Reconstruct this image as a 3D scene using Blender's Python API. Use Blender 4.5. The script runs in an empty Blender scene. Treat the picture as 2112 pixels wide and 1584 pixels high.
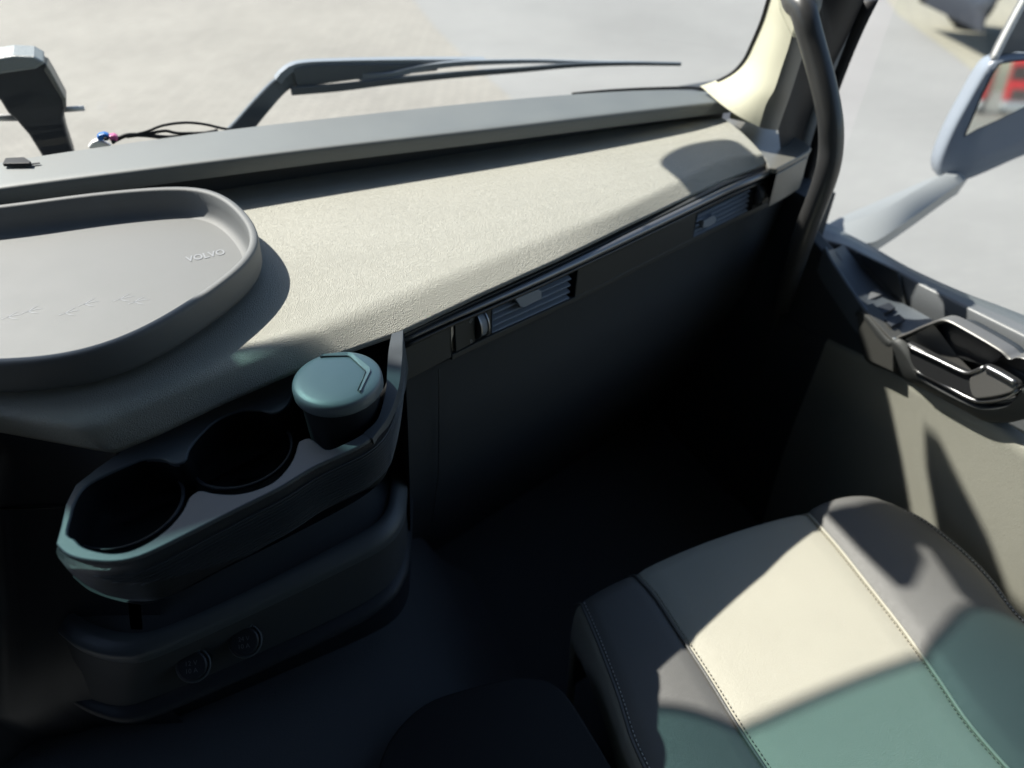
import bpy, bmesh, math, random
from mathutils import Vector, Matrix
random.seed(7)
R = math.radians
SC = bpy.context.scene
COL = SC.collection

# ------------------------------------------------------------------ camera, world, sun, exposure
F_PX, CX, CY = 1480.0, 1056.0, 792.0
PITCH, YAW = R(40.0), R(25.0)
CAM = Vector((0, 0, 2.9))
cd = bpy.data.cameras.new("camera"); cam = bpy.data.objects.new("camera", cd); COL.objects.link(cam)
cam.location = CAM; cam.rotation_euler = (R(90) - PITCH, 0, -YAW)
cd.sensor_width = 36; cd.lens = F_PX / 2112 * 36
cd.clip_start = 0.02; cd.clip_end = 500
cd.dof.use_dof = True; cd.dof.focus_distance = 0.86; cd.dof.aperture_fstop = 2.6
SC.camera = cam

SUN_A, SUN_B = 0.50, 0.74            # light travels (A, -B, -1)
sun_dir = Vector((SUN_A, -SUN_B, -1)).normalized()
sl = bpy.data.lights.new("sun", 'SUN'); so = bpy.data.objects.new("sun", sl); COL.objects.link(so)
sl.energy = 5.0; sl.angle = R(0.53); sl.color = (1.0, 0.95, 0.87)
so.rotation_euler = sun_dir.to_track_quat('-Z', 'Y').to_euler(); so.location = (-5, 10, 12)
W = bpy.data.worlds.new("World"); SC.world = W; W.use_nodes = True
wn = W.node_tree.nodes; wl = W.node_tree.links
sky = wn.new('ShaderNodeTexSky'); sky.sky_type = 'NISHITA'; sky.sun_disc = False
sky.sun_elevation = math.asin(-sun_dir.z); sky.sun_rotation = math.atan2(-sun_dir.x, -sun_dir.y)
wn['Background'].inputs['Strength'].default_value = 0.12
wl.new(sky.outputs[0], wn['Background'].inputs['Color'])
SC.view_settings.view_transform = 'Standard'; SC.view_settings.look = 'None'
SC.view_settings.exposure = 0.62; SC.view_settings.gamma = 1; SC.view_settings.use_curve_mapping = False
SC.cycles.use_denoising = True
SC.cycles.max_bounces = 8; SC.cycles.diffuse_bounces = 4; SC.cycles.glossy_bounces = 3
SC.cycles.transparent_max_bounces = 12; SC.cycles.caustics_reflective = False; SC.cycles.caustics_refractive = False
SC.cycles.sample_clamp_indirect = 4

# ------------------------------------------------------------------ measuring: photo point -> point on a real plane
_cp, _sp, _cy, _sy = math.cos(PITCH), math.sin(PITCH), math.cos(YAW), math.sin(YAW)
def ray(u, v):
    r = u - CX; up = CY - v
    f = F_PX * _cp + up * _sp; dn = F_PX * _sp - up * _cp
    return Vector((r * _cy + f * _sy, f * _cy - r * _sy, -dn))
def P(u, v, d=None, X=None, Y=None):
    w = ray(u, v)
    s = (-d / w.z) if d is not None else (X / w.x if X is not None else Y / w.y)
    return CAM + w * s
def PL(u, v, p0, n):
    w = ray(u, v); return CAM + w * ((p0 - CAM).dot(n) / w.dot(n))
def pp(pts, d=None, X=None, Y=None): return [P(q[0], q[1], d if len(q) < 3 else q[2], X, Y) for q in pts]

# ------------------------------------------------------------------ materials
def mat(name, col, rough=0.5, metal=0.0, spec=0.5, grain=None, bump=0.3, vary=0.0, vscale=6, fine=None, coat=0.0, dist=0.001):
    m = bpy.data.materials.new(name); m.use_nodes = True
    nt = m.node_tree; N = nt.nodes; L = nt.links; b = N['Principled BSDF']
    b.inputs['Base Color'].default_value = (*col, 1); b.inputs['Roughness'].default_value = rough
    b.inputs['Metallic'].default_value = metal; b.inputs['Specular IOR Level'].default_value = spec
    b.inputs['Coat Weight'].default_value = coat
    tc = N.new('ShaderNodeTexCoord'); geo = N.new('ShaderNodeNewGeometry')
    last = None
    if vary:
        n = N.new('ShaderNodeTexNoise'); n.inputs['Scale'].default_value = vscale; n.inputs['Detail'].default_value = 6
        L.new(geo.outputs['Position'], n.inputs['Vector'])
        mr = N.new('ShaderNodeMapRange'); mr.inputs['From Min'].default_value = 0.3; mr.inputs['From Max'].default_value = 0.7
        mr.inputs['To Min'].default_value = 1 - vary; mr.inputs['To Max'].default_value = 1 + vary
        L.new(n.outputs['Fac'], mr.inputs['Value'])
        mx = N.new('ShaderNodeVectorMath'); mx.operation = 'SCALE'; mx.inputs[0].default_value = col
        L.new(mr.outputs[0], mx.inputs['Scale']); L.new(mx.outputs[0], b.inputs['Base Color'])
        rr = N.new('ShaderNodeMapRange'); rr.inputs['To Min'].default_value = max(0.02, rough - .07); rr.inputs['To Max'].default_value = rough + .07
        L.new(n.outputs['Fac'], rr.inputs['Value']); L.new(rr.outputs[0], b.inputs['Roughness'])
    if grain:
        v = N.new('ShaderNodeTexVoronoi'); v.feature = 'DISTANCE_TO_EDGE'; v.inputs['Scale'].default_value = grain
        nz = N.new('ShaderNodeTexNoise'); nz.inputs['Scale'].default_value = grain * .6; nz.inputs['Detail'].default_value = 2
        L.new(geo.outputs['Position'], nz.inputs['Vector'])
        ad = N.new('ShaderNodeVectorMath'); ad.operation = 'SCALE'; ad.inputs['Scale'].default_value = 0.4 / grain
        L.new(nz.outputs['Color'], ad.inputs[0])
        a2 = N.new('ShaderNodeVectorMath'); a2.operation = 'ADD'; L.new(geo.outputs['Position'], a2.inputs[0]); L.new(ad.outputs[0], a2.inputs[1])
        L.new(a2.outputs[0], v.inputs['Vector'])
        sm = N.new('ShaderNodeMapRange'); sm.interpolation_type = 'SMOOTHSTEP'; sm.inputs['From Max'].default_value = 0.42
        L.new(v.outputs['Distance'], sm.inputs['Value'])
        bp = N.new('ShaderNodeBump'); bp.inputs['Strength'].default_value = bump; bp.inputs['Distance'].default_value = dist
        L.new(sm.outputs[0], bp.inputs['Height']); last = bp
    if fine:
        n = N.new('ShaderNodeTexNoise'); n.inputs['Scale'].default_value = fine; n.inputs['Detail'].default_value = 3
        L.new(geo.outputs['Position'], n.inputs['Vector'])
        bp = N.new('ShaderNodeBump'); bp.inputs['Strength'].default_value = bump; bp.inputs['Distance'].default_value = dist
        L.new(n.outputs['Fac'], bp.inputs['Height'])
        if last: L.new(last.outputs[0], bp.inputs['Normal'])
        last = bp
    if last: L.new(last.outputs[0], b.inputs['Normal'])
    return m

M = {}
M['cream_grain'] = mat('cream_grain', (.45, .442, .385), .62, spec=.5, grain=480, bump=.9, vary=.03, dist=.0008)
M['cream_leather'] = mat('cream_leather', (.52, .50, .42), .5, grain=700, bump=.4, fine=18, vary=.03, dist=.0012)
M['grey_leather'] = mat('grey_leather', (.14, .139, .135), .5, spec=.7, grain=700, bump=.25, fine=28, vary=.05, dist=.0012)
M['door_cream'] = mat('door_cream', (.36, .355, .30), .6, grain=500, bump=.5, vary=.03, dist=.0008)
M['pillar_cream'] = mat('pillar_cream', (.62, .60, .46), .7, fine=900, bump=.2)
M['ledge_grey'] = mat('ledge_grey', (.115, .130, .128), .62, spec=1.4, fine=1500, bump=.35, vary=.05, vscale=14, dist=.0004)
M['tray_grey'] = mat('tray_grey', (.135, .140, .140), .66, spec=1.1, fine=1400, bump=.6, vary=.05, vscale=20, dist=.0004)
M['taupe'] = mat('taupe', (.15, .147, .13), .45, spec=1.2, fine=900, bump=.3, dist=.0003)
M['dark_plastic'] = mat('dark_plastic', (.036, .041, .050), .45, spec=.4, fine=1300, bump=.3, dist=.0003)
M['panel_dark'] = mat('panel_dark', (.055, .058, .058), .5, spec=.4, fine=1100, bump=.25, dist=.0003, vary=.06)
M['under_dark'] = mat('under_dark', (.068, .074, .082), .6, spec=.35, fine=900, bump=.3, dist=.0003)
M['console_grey'] = mat('console_grey', (.10, .115, .13), .42, spec=.55, fine=1400, bump=.4, dist=.0003)
M['lid_grey'] = mat('lid_grey', (.19, .225, .25), .36, spec=.6, fine=1600, bump=.55, dist=.0003)
M['gloss_black'] = mat('gloss_black', (.03, .031, .033), .34, spec=.6)
M['trim_gloss'] = mat('trim_gloss', (.22, .225, .235), .28, metal=.6)
M['louvre'] = mat('louvre', (.30, .34, .40), .4)
M['chrome'] = mat('chrome', (.36, .36, .36), .40, metal=1)
M['brushed'] = mat('brushed', (.24, .235, .225), .42, metal=.5, fine=900, bump=.3, dist=.0003)
M['rubber'] = mat('rubber', (.022, .023, .026), .55, spec=.3)
M['bar_black'] = mat('bar_black', (.05, .05, .05), .35, spec=.6, fine=700, bump=.3, dist=.0003)
M['carpet'] = mat('carpet', (.14, .148, .158), .95, spec=.1, fine=700, bump=1, dist=.003)
M['truck_grey'] = mat('truck_grey', (.30, .33, .36), .35, spec=.5)
M['white_ink'] = mat('white_ink', (.7, .72, .74), .5)
M['panel_taupe'] = mat('panel_taupe', (.07, .07, .065), .5, fine=900, bump=.3, dist=.0003)
M['dim_ink'] = mat('dim_ink', (.22, .23, .25), .5)
M['thread'] = mat('thread', (.40, .37, .30), .6)
M['thread_light'] = mat('thread_light', (.7, .7, .68), .6)
M['thread_dark'] = mat('thread_dark', (.50, .50, .50), .6)
M['white_plastic'] = mat('white_plastic', (.8, .8, .78), .4)
M['blue_plastic'] = mat('blue_plastic', (.02, .17, .55), .4)
M['pink_plastic'] = mat('pink_plastic', (.65, .12, .33), .4)
M['roof_cloth'] = mat('roof_cloth', (.05, .05, .052), .9, fine=300, bump=.3)
M['red_paint'] = mat('red_paint', (.55, .02, .03), .3, spec=.6)
M['car_dark'] = mat('car_dark', (.02, .026, .04), .4)
M['mirror'] = mat('mirror', (.62, .66, .65), .03, metal=1)

def glassy(name, tint, gloss, rough=.02):
    m = bpy.data.materials.new(name); m.use_nodes = True; N = m.node_tree.nodes; L = m.node_tree.links
    N.remove(N['Principled BSDF']); out = N['Material Output']
    t = N.new('ShaderNodeBsdfTransparent'); t.inputs[0].default_value = (*tint, 1)
    g = N.new('ShaderNodeBsdfGlossy'); g.inputs['Roughness'].default_value = rough
    lw = N.new('ShaderNodeLayerWeight'); pw = N.new('ShaderNodeMath'); pw.operation = 'POWER'; pw.inputs[1].default_value = 5; L.new(lw.outputs['Facing'], pw.inputs[0])
    fr = N.new('ShaderNodeMath'); fr.operation = 'MULTIPLY_ADD'; fr.inputs[1].default_value = gloss; fr.inputs[2].default_value = .02; L.new(pw.outputs[0], fr.inputs[0])
    mx = N.new('ShaderNodeMixShader'); L.new(fr.outputs[0], mx.inputs[0]); L.new(t.outputs[0], mx.inputs[1]); L.new(g.outputs[0], mx.inputs[2])
    L.new(mx.outputs[0], out.inputs[0]); return m
M['glass'] = glassy('glass', (.95, .97, .96), .5)
M['teal_visor'] = glassy('teal_visor', (.155, .30, .305), .5)

# ------------------------------------------------------------------ mesh helpers
def link(name, me, m, parent=None, smooth=True):
    o = bpy.data.objects.new(name, me); COL.objects.link(o)
    if m is not None and len(me.materials) == 0: me.materials.append(M[m] if isinstance(m, str) else m)
    if parent is not None: o.parent = parent; o.matrix_parent_inverse = Matrix.Translation(parent.location).inverted()
    if smooth:
        for p in me.polygons: p.use_smooth = True
    return o
def tag(o, label=None, cat=None, group=None, kind=None):
    if label: o['label'] = label
    if cat: o['category'] = cat
    if group: o['group'] = group
    if kind: o['kind'] = kind
    return o
def thing(name, label, cat, loc, group=None):
    o = bpy.data.objects.new(name, None); COL.objects.link(o); o.location = loc; o.empty_display_size = .05
    return tag(o, label, cat, group)
def mods(o, bevel=None, segs=2, solid=None, sub=0, ang=35, off=-1):
    if solid: s = o.modifiers.new('solid', 'SOLIDIFY'); s.thickness = solid; s.offset = off
    if bevel:
        b = o.modifiers.new('bevel', 'BEVEL'); b.width = bevel; b.segments = segs; b.limit_method = 'ANGLE'; b.angle_limit = R(ang); b.harden_normals = False
    if sub: s = o.modifiers.new('sub', 'SUBSURF'); s.levels = sub; s.render_levels = sub
    return o
def autosmooth(o, ang=40):
    me = o.data; bm = bmesh.new(); bm.from_mesh(me)
    for e in bm.edges:
        if len(e.link_faces) == 2 and e.calc_face_angle(0) > R(ang): e.smooth = False
    bm.to_mesh(me); bm.free(); return o
def cr(pts, n, closed=False):
    """Catmull-Rom resample of 3-D points, even in arc length"""
    pts = [Vector(p) for p in pts]; k = len(pts); dense = []
    segs = k if closed else k - 1
    for i in range(segs):
        if closed: a, b, c, d = pts[(i - 1) % k], pts[i], pts[(i + 1) % k], pts[(i + 2) % k]
        else:
            b, c = pts[i], pts[i + 1]
            a = pts[i - 1] if i > 0 else b * 2 - c
            d = pts[i + 2] if i + 2 < k else c * 2 - b
        for j in range(12):
            t = j / 12
            dense.append(.5 * ((2 * b) + (c - a) * t + (2 * a - 5 * b + 4 * c - d) * t * t + (3 * b - a - 3 * c + d) * t ** 3))
    dense.append(pts[0].copy() if closed else pts[-1].copy())
    L = [0]
    for i in range(1, len(dense)): L.append(L[-1] + (dense[i] - dense[i - 1]).length)
    out = []; j = 0; m = n if closed else n - 1
    for i in range(n):
        s = L[-1] * i / m
        while j < len(L) - 2 and L[j + 1] < s: j += 1
        q = (s - L[j]) / max(1e-9, L[j + 1] - L[j]); out.append(dense[j].lerp(dense[j + 1], q))
    return out
def lin(pts, n):
    pts = [Vector(p) for p in pts]; L = [0]
    for i in range(1, len(pts)): L.append(L[-1] + (pts[i] - pts[i - 1]).length)
    out = []; j = 0
    for i in range(n):
        s = L[-1] * i / (n - 1)
        while j < len(L) - 2 and L[j + 1] < s: j += 1
        q = (s - L[j]) / max(1e-9, L[j + 1] - L[j]); out.append(pts[j].lerp(pts[j + 1], q))
    return out
def grid(name, rows, m, parent=None, close_u=False, flip=False, smooth=True, caps=False):
    vs = [v for r in rows for v in r]; n = len(rows[0]); fs = []
    for i in range(len(rows) - 1):
        for j in range(n if close_u else n - 1):
            a, b = i * n + j, i * n + (j + 1) % n; c, d = b + n, a + n
            fs.append((a, d, c, b) if flip else (a, b, c, d))
    if caps: fs.append(tuple(range(n))[::-1]); fs.append(tuple((len(rows) - 1) * n + j for j in range(n)))
    me = bpy.data.meshes.new(name); me.from_pydata([tuple(v) for v in vs], [], fs); me.update()
    bm = bmesh.new(); bm.from_mesh(me); bmesh.ops.recalc_face_normals(bm, faces=bm.faces); bm.to_mesh(me); bm.free()
    return link(name, me, m, parent, smooth)
def tube(name, pts, r, m, parent=None, seg=12, n=None, closed=False):
    if n: pts = cr(pts, n, closed)
    rows = []; prev = None; N_ = len(pts); rr = r if isinstance(r, (list, tuple)) else [r] * N_
    for i, p in enumerate(pts):
        if closed: t = (pts[(i + 1) % N_] - pts[i - 1]).normalized()
        else: t = (pts[min(i + 1, N_ - 1)] - pts[max(i - 1, 0)]).normalized()
        if prev is None: a = t.cross(Vector((0, 0, 1)) if abs(t.z) < .9 else Vector((1, 0, 0))).normalized()
        else: a = (prev - t * prev.dot(t)).normalized()
        prev = a; b = t.cross(a)
        rad = rr[min(i, len(rr) - 1)] if len(rr) == N_ else rr[0] + (rr[-1] - rr[0]) * i / (N_ - 1)
        rows.append([p + (a * math.cos(k * 2 * math.pi / seg) + b * math.sin(k * 2 * math.pi / seg)) * rad for k in range(seg)])
    if closed: rows.append(rows[0])
    return grid(name, rows, m, parent, close_u=True, caps=not closed)
def prism(name, poly, ext, m, parent=None, bevel=None, segs=2, smooth=True):
    """solid: polygon (3-D points) pushed along vector ext"""
    n = len(poly); ext = Vector(ext); vs = [tuple(p) for p in poly] + [tuple(p + ext) for p in poly]
    fs = [tuple(range(n)), tuple(range(2 * n - 1, n - 1, -1))] + [(i, i + n, (i + 1) % n + n, (i + 1) % n) for i in range(n)]
    me = bpy.data.meshes.new(name); me.from_pydata(vs, [], fs); me.update()
    bm = bmesh.new(); bm.from_mesh(me); bmesh.ops.recalc_face_normals(bm, faces=bm.faces); bm.to_mesh(me); bm.free()
    o = link(name, me, m, parent, False)
    if bevel: mods(o, bevel, segs)
    return o
def box(name, lo, hi, m, parent=None, bevel=None):
    x0, y0, z0 = lo; x1, y1, z1 = hi
    return prism(name, [Vector((x0, y0, z0)), Vector((x1, y0, z0)), Vector((x1, y1, z0)), Vector((x0, y1, z0))], (0, 0, z1 - z0), m, parent, bevel)
def joined(name, objs, parent=None):
    """merge the meshes of temp objects into the first one"""
    bm = bmesh.new(); mats = []
    for o in objs:
        mm = o.data.materials[0]
        if mm not in mats: mats.append(mm)
        tmp = bmesh.new(); tmp.from_mesh(o.data)
        for f in tmp.faces: f.material_index = mats.index(mm)
        me = bpy.data.meshes.new('t'); tmp.to_mesh(me); tmp.free(); bm.from_mesh(me); bpy.data.meshes.remove(me)
    me = bpy.data.meshes.new(name); bm.to_mesh(me); bm.free()
    for mm in mats: me.materials.append(mm)
    for o in objs: bpy.data.objects.remove(o)
    o = bpy.data.objects.new(name, me); COL.objects.link(o)
    if parent is not None: o.parent = parent; o.matrix_parent_inverse = Matrix.Translation(parent.location).inverted()
    return o
def plate_with_holes(name, outer, holes, thick, m, parent=None, bevel=.002):
    """horizontal plate at z of outer[0]; outlines as lists of points"""
    cu = bpy.data.curves.new(name, 'CURVE'); cu.dimensions = '2D'; cu.fill_mode = 'BOTH'
    z = outer[0].z
    for pl in [outer] + holes:
        sp = cu.splines.new('POLY'); sp.points.add(len(pl) - 1); sp.use_cyclic_u = True
        for i, p in enumerate(pl): sp.points[i].co = (p.x, p.y, 0, 1)
    cu.extrude = thick / 2 - bevel; cu.bevel_depth = bevel; cu.bevel_resolution = 2; cu.offset = -bevel
    o = bpy.data.objects.new('tmp', cu); COL.objects.link(o); o.location = (0, 0, z - thick / 2)
    dg = bpy.context.evaluated_depsgraph_get(); me = bpy.data.meshes.new_from_object(o.evaluated_get(dg)); bpy.data.objects.remove(o)
    me.transform(Matrix.Translation((0, 0, z - thick / 2))); me.materials.clear()
    o = link(name, me, m, parent, True); autosmooth(o, 50); return o
def text(name, s, p0, p1, up, m, parent, size=None, ext=.0004, bold=False, shear=0.0, space=1.0):
    """lettering as mesh from p0 (left base) to p1 (right base); up = height vector"""
    cu = bpy.data.curves.new(name, 'FONT'); cu.body = s; cu.size = 1; cu.space_character = space
    cu.resolution_u = 3
    if bold: cu.offset = .02
    o = bpy.data.objects.new('tmp', cu); COL.objects.link(o)
    dg = bpy.context.evaluated_depsgraph_get(); me = bpy.data.meshes.new_from_object(o.evaluated_get(dg)); bpy.data.objects.remove(o)
    xs = [v.co.x for v in me.vertices]; ys = [v.co.y for v in me.vertices]
    x0, x1, y0, y1 = min(xs), max(xs), min(ys), max(ys); ex = p1 - p0; n = ex.cross(up).normalized()
    for v in me.vertices:
        v.co = p0 + ex * ((v.co.x - x0) / (x1 - x0)) + up * ((v.co.y - y0) / (y1 - y0)) + n * ext
    me.materials.clear(); me.update()
    return link(name, me, m, parent, False)

# ================================================================== SETTING: yard outside
def paver_mat(name, c1, c2, mortar, scale, rot=0.0):
    m = bpy.data.materials.new(name); m.use_nodes = True; N = m.node_tree.nodes; L = m.node_tree.links; b = N['Principled BSDF']
    g = N.new('ShaderNodeNewGeometry'); mp = N.new('ShaderNodeMapping'); mp.inputs['Rotation'].default_value = (0, 0, rot)
    L.new(g.outputs['Position'], mp.inputs['Vector'])
    br = N.new('ShaderNodeTexBrick'); br.inputs['Scale'].default_value = scale; br.inputs['Mortar Size'].default_value = .03
    br.inputs['Color1'].default_value = (*c1, 1); br.inputs['Color2'].default_value = (*c2, 1); br.inputs['Mortar'].default_value = (*mortar, 1)
    br.inputs['Brick Width'].default_value = .5; br.inputs['Row Height'].default_value = .25
    L.new(mp.outputs[0], br.inputs['Vector'])
    n = N.new('ShaderNodeTexNoise'); n.inputs['Scale'].default_value = .35; n.inputs['Detail'].default_value = 7; L.new(g.outputs['Position'], n.inputs['Vector'])
    mr = N.new('ShaderNodeMapRange'); mr.inputs['From Min'].default_value = .3; mr.inputs['From Max'].default_value = .7
    mr.inputs['To Min'].default_value = .88; mr.inputs['To Max'].default_value = 1.1; L.new(n.outputs['Fac'], mr.inputs[0])
    mx = N.new('ShaderNodeVectorMath'); mx.operation = 'SCALE'; L.new(br.outputs['Color'], mx.inputs[0]); L.new(mr.outputs[0], mx.inputs['Scale'])
    L.new(mx.outputs[0], b.inputs['Base Color']); b.inputs['Roughness'].default_value = .85
    return m
M['pavers'] = paver_mat('pavers', (.355, .332, .285), (.30, .281, .241), (.25, .238, .21), 2.5, R(-20))
M['lane'] = paver_mat('lane', (.30, .297, .278), (.285, .282, .265), (.285, .282, .267), 2.5, R(10))
M['verge'] = paver_mat('verge', (.36, .34, .265), (.34, .325, .25), (.30, .285, .23), 1.5)
gr = box('ground', (-150, -150, -.3), (150, 150, 0), 'pavers'); tag(gr, kind='structure')
lane_px = [(835, -20), (900, 60), (960, 120), (1010, 165), (1050, 200), (1075, 240), (1100, 300), (1300, 900), (2600, 1500), (3600, 700), (3000, -60), (1500, -150), (1000, -120)]
lp = []
for u, v in lane_px:
    q = P(u, v, 2.9); q.z = 0.004; lp.append(q)
def sheet(name, pts, m):
    me = bpy.data.meshes.new(name); me.from_pydata([tuple(p) for p in pts], [], [tuple(range(len(pts)))]); me.update()
    bm = bmesh.new(); bm.from_mesh(me); bmesh.ops.recalc_face_normals(bm, faces=bm.faces)
    bmesh.ops.triangulate(bm, faces=bm.faces); bm.to_mesh(me); bm.free(); return link(name, me, m, None, False)
tag(sheet('road', lp, 'lane'), kind='structure')
vp = []
for u, v in [(1790, -60), (1850, 30), (1960, 110), (2060, 190), (2200, 300), (2330, 200), (2150, 60), (2050, -60)]:
    q = P(u, v, 2.9); q.z = 0.008; vp.append(q)
tag(sheet('path', vp, 'verge'), kind='structure')

# ================================================================== CAB SHELL
cab = thing('truck_cab', 'grey truck cab shell with dark roof lining, floor and rear wall around the seats', 'truck cab', (0, 0, 1.5))
Z = lambda d: CAM.z - d
FL = 1.42
box('floor', (-1.15, -1.0, Z(FL) - .05), (1.14, 1.25, Z(FL)), 'carpet', cab)
box('kick_panel', (1.035, .90, Z(FL)), (1.10, 1.27, Z(.60)), 'under_dark', cab)
box('kick_panel', (1.0, 1.0, Z(.60)), (1.06, 1.27, Z(.53)), 'under_dark', cab)
box('roof', (-1.25, -1.1, Z(-.85)), (1.2, .10, Z(-.85) + .05), 'roof_cloth', cab)
box('roof', (-1.25, .42, Z(-.85)), (1.2, .92, Z(-.85) + .05), 'roof_cloth', cab)
box('roof', (-1.25, .10, Z(-.85)), (-.15, .42, Z(-.85) + .05), 'roof_cloth', cab)
box('roof', (.45, .10, Z(-.85)), (1.2, .42, Z(-.85) + .05), 'roof_cloth', cab)
box('sky_fill_hatch', (-.15, .10, Z(-.85) + .05), (.45, .42, Z(-.85) + .055), 'glass', cab)  # unseen hatch added to let blue sky light down into the cab
box('rear_wall', (-1.25, -1.1, Z(FL)), (1.2, -1.05, Z(-.85)), 'roof_cloth', cab)
box('side_wall', (-1.25, -1.05, Z(FL)), (-1.2, 1.1, Z(.55)), 'under_dark', cab)
box('side_wall', (-1.25, -1.05, Z(.549)), (-1.2, .35, Z(-.85)), 'roof_cloth', cab)
box('side_wall', (-1.25, .8, Z(.549)), (-1.2, 1.0, Z(-.85)), 'roof_cloth', cab)
box('side_wall', (-1.25, .35, Z(-.2)), (-1.2, .8, Z(-.85)), 'roof_cloth', cab)
box('side_wall', (1.14, -1.05, Z(FL)), (1.2, -.25, Z(-.85)), 'roof_cloth', cab)
box('side_wall', (1.14, -.25, Z(-.5)), (1.2, .92, Z(-.85)), 'roof_cloth', cab)
box('front_bulkhead', (-1.2, 1.25, Z(1.5)), (1.12, 1.29, Z(.50)), 'under_dark', cab)
box('header', (-1.2, .92, Z(-.72)), (1.1, 1.14, Z(-.85)), 'roof_cloth', cab)

# engine tunnel hump and mats
rows = []
for y, k in ((.95, 0), (.75, 0), (.55, .01), (.35, .03), (.1, .06), (-.3, .1), (-.9, .12)):
    prof = [(-.75, FL), (-.72, 1.12), (-.62, 1.03), (-.3, 1.01), (.02, 1.03), (.14, 1.08), (.22 - k, 1.2), (.27, 1.33), (.34, FL + .01)]
    rows.append(cr([Vector((x, y, Z(d))) for x, d in prof], 40))
grid('engine_tunnel', rows, 'carpet', cab)
mat_o = thing('floor_mat', 'black floor mat with rounded front corner lying beside the passenger seat base', 'floor mat', (.1, .1, Z(1.01)))
mp_ = pp([(760, 1640), (800, 1530), (870, 1455), (960, 1420), (1080, 1395), (1150, 1415), (1200, 1480), (1290, 1640), (1300, 1750), (700, 1750)], 1.0)
prism('mat_pad', cr(mp_, 60, True), (0, 0, -.012), 'rubber', mat_o, .004)

# ================================================================== DASHBOARD
dash = thing('dashboard', 'two tone truck dashboard with grained cream shelf, grey ledge and dark vent panel', 'dashboard', (.4, .8, Z(.6)))
cols = [  # back, crest, bottom
 ((-420, 470), (-330, 838), (-330, 848)), ((-200, 440), (0, 858), (0, 892)), ((-50, 420), (150, 878), (238, 936)), ((100, 402), (250, 842), (330, 897)),
 ((250, 385), (400, 782), (470, 830)), ((430, 365), (590, 700), (640, 757)), ((600, 345), (800, 618), (830, 690)), ((780, 325), (985, 545), (1000, 608)),
 ((950, 303), (1130, 487), (1145, 542)), ((1130, 282), (1280, 430), (1290, 470)), ((1300, 262), (1410, 368), (1420, 408)), ((1400, 250), (1500, 328), (1510, 368)), ((1492, 244), (1573, 318), (1582, 340))]
K = len(cols)
back = []; crest = []; bott = []
for i, (b, c, t) in enumerate(cols):
    q = i / (K - 1); back.append(P(*b, .506 - .026 * q ** 2)); crest.append(P(*c, .50)); 
    bott.append(P(*t, .555 - .037 * min(1, q * 1.6)))
n = 90
B_ = cr(back, n); C_ = cr(crest, n); T_ = lin(bott, n)
# same column parameters for all three curves
def by_cols(pts, per=8, linear=False):
    out = []
    for i in range(len(pts) - 1):
        a = pts[i - 1] if i else pts[i] * 2 - pts[i + 1]; b = pts[i]; c = pts[i + 1]; d = pts[i + 2] if i + 2 < len(pts) else c * 2 - b
        for j in range(per):
            t = j / per
            out.append(b.lerp(c, t) if linear else .5 * ((2 * b) + (c - a) * t + (2 * a - 5 * b + 4 * c - d) * t * t + (3 * b - a - 3 * c + d) * t ** 3))
    out.append(pts[-1]); return out
B_, C_, T_ = by_cols(back), by_cols(crest), by_cols(bott, linear=True)
rows = []
for k in range(9):
    t = k / 9 * .965
    rows.append([b.lerp(c, t) + Vector((0, 0, .004 * math.sin(math.pi * t))) for b, c in zip(B_, C_)])
# rounded roll from top into front face
for k in range(9):
    t = k / 8
    row = []
    for b, c, f in zip(B_, C_, T_):
        p0 = b.lerp(c, .965); p2 = c.lerp(f, .30)
        row.append(p0 * (1 - t) ** 2 + c * 2 * t * (1 - t) + p2 * t * t)
    rows.append(row)
for t in (.65, .85, 1):
    rows.append([c.lerp(f, t) for c, f in zip(C_, T_)])
rows.append([f + Vector((-.01, .03, .006)) for f in T_])
shelf = grid('padded_shelf', rows, 'cream_grain', dash); shelf['label'] = 'cream grained padded top'
# ledge along the windscreen
far = [(-350, 400), (-100, 355), (0, 334), (149, 311), (331, 287), (464, 266), (700, 243), (931, 215), (1163, 195), (1300, 186), (1400, 184), (1455, 189)]
frt = [(-350, 445), (-100, 401), (0, 385), (149, 366), (331, 343), (497, 324), (700, 297), (931, 274), (1163, 246), (1300, 229), (1440, 214), (1531, 204)]
LD = lambda i: .43 + .022 * (i / 11) ** 2.5
A_ = by_cols([P(u, v, LD(i)) for i, (u, v) in enumerate(far)], 6); F_ = by_cols([P(u, v, LD(i)) for i, (u, v) in enumerate(frt)], 6)
ft = by_cols([P(u, v, LD(i)) + Vector((0, -.002, -.028 + (.006 * i / 11))) for i, (u, v) in enumerate(frt)], 6)
for _ in range(40):
    A_, F_, ft = [[c[0]] + [(c[i - 1] + c[i] * 2 + c[i + 1]) / 4 for i in range(1, len(c) - 1)] + [c[-1]] for c in (A_, F_, ft)]
rows = [[a + Vector((0, .004, -.03)) for a in A_], [a + Vector((0, .001, -.002)) for a in A_], A_]
for k in range(1, 7): rows.append([a.lerp(f, k / 7) for a, f in zip(A_, F_)])
rows += [[f + (a - f).normalized() * .004 for a, f in zip(A_, F_)], [f + Vector((0, -.001, -.0012)) for f in F_], [f + Vector((0, -.003, -.005)) for f in F_],
         ft, [f + Vector((0, .01, -.004)) for f in ft], [f + Vector((0, .10, -.02)) for f in ft]]
ledge = grid('windscreen_ledge', rows, 'ledge_grey', dash); autosmooth(ledge, 50)
# closing panel under ledge
grid('shelf_riser', [[f + Vector((0, .045, -.003)) for f in ft], [f + Vector((0, .05, -.07)) for f in ft]], 'under_dark', dash)
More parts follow.
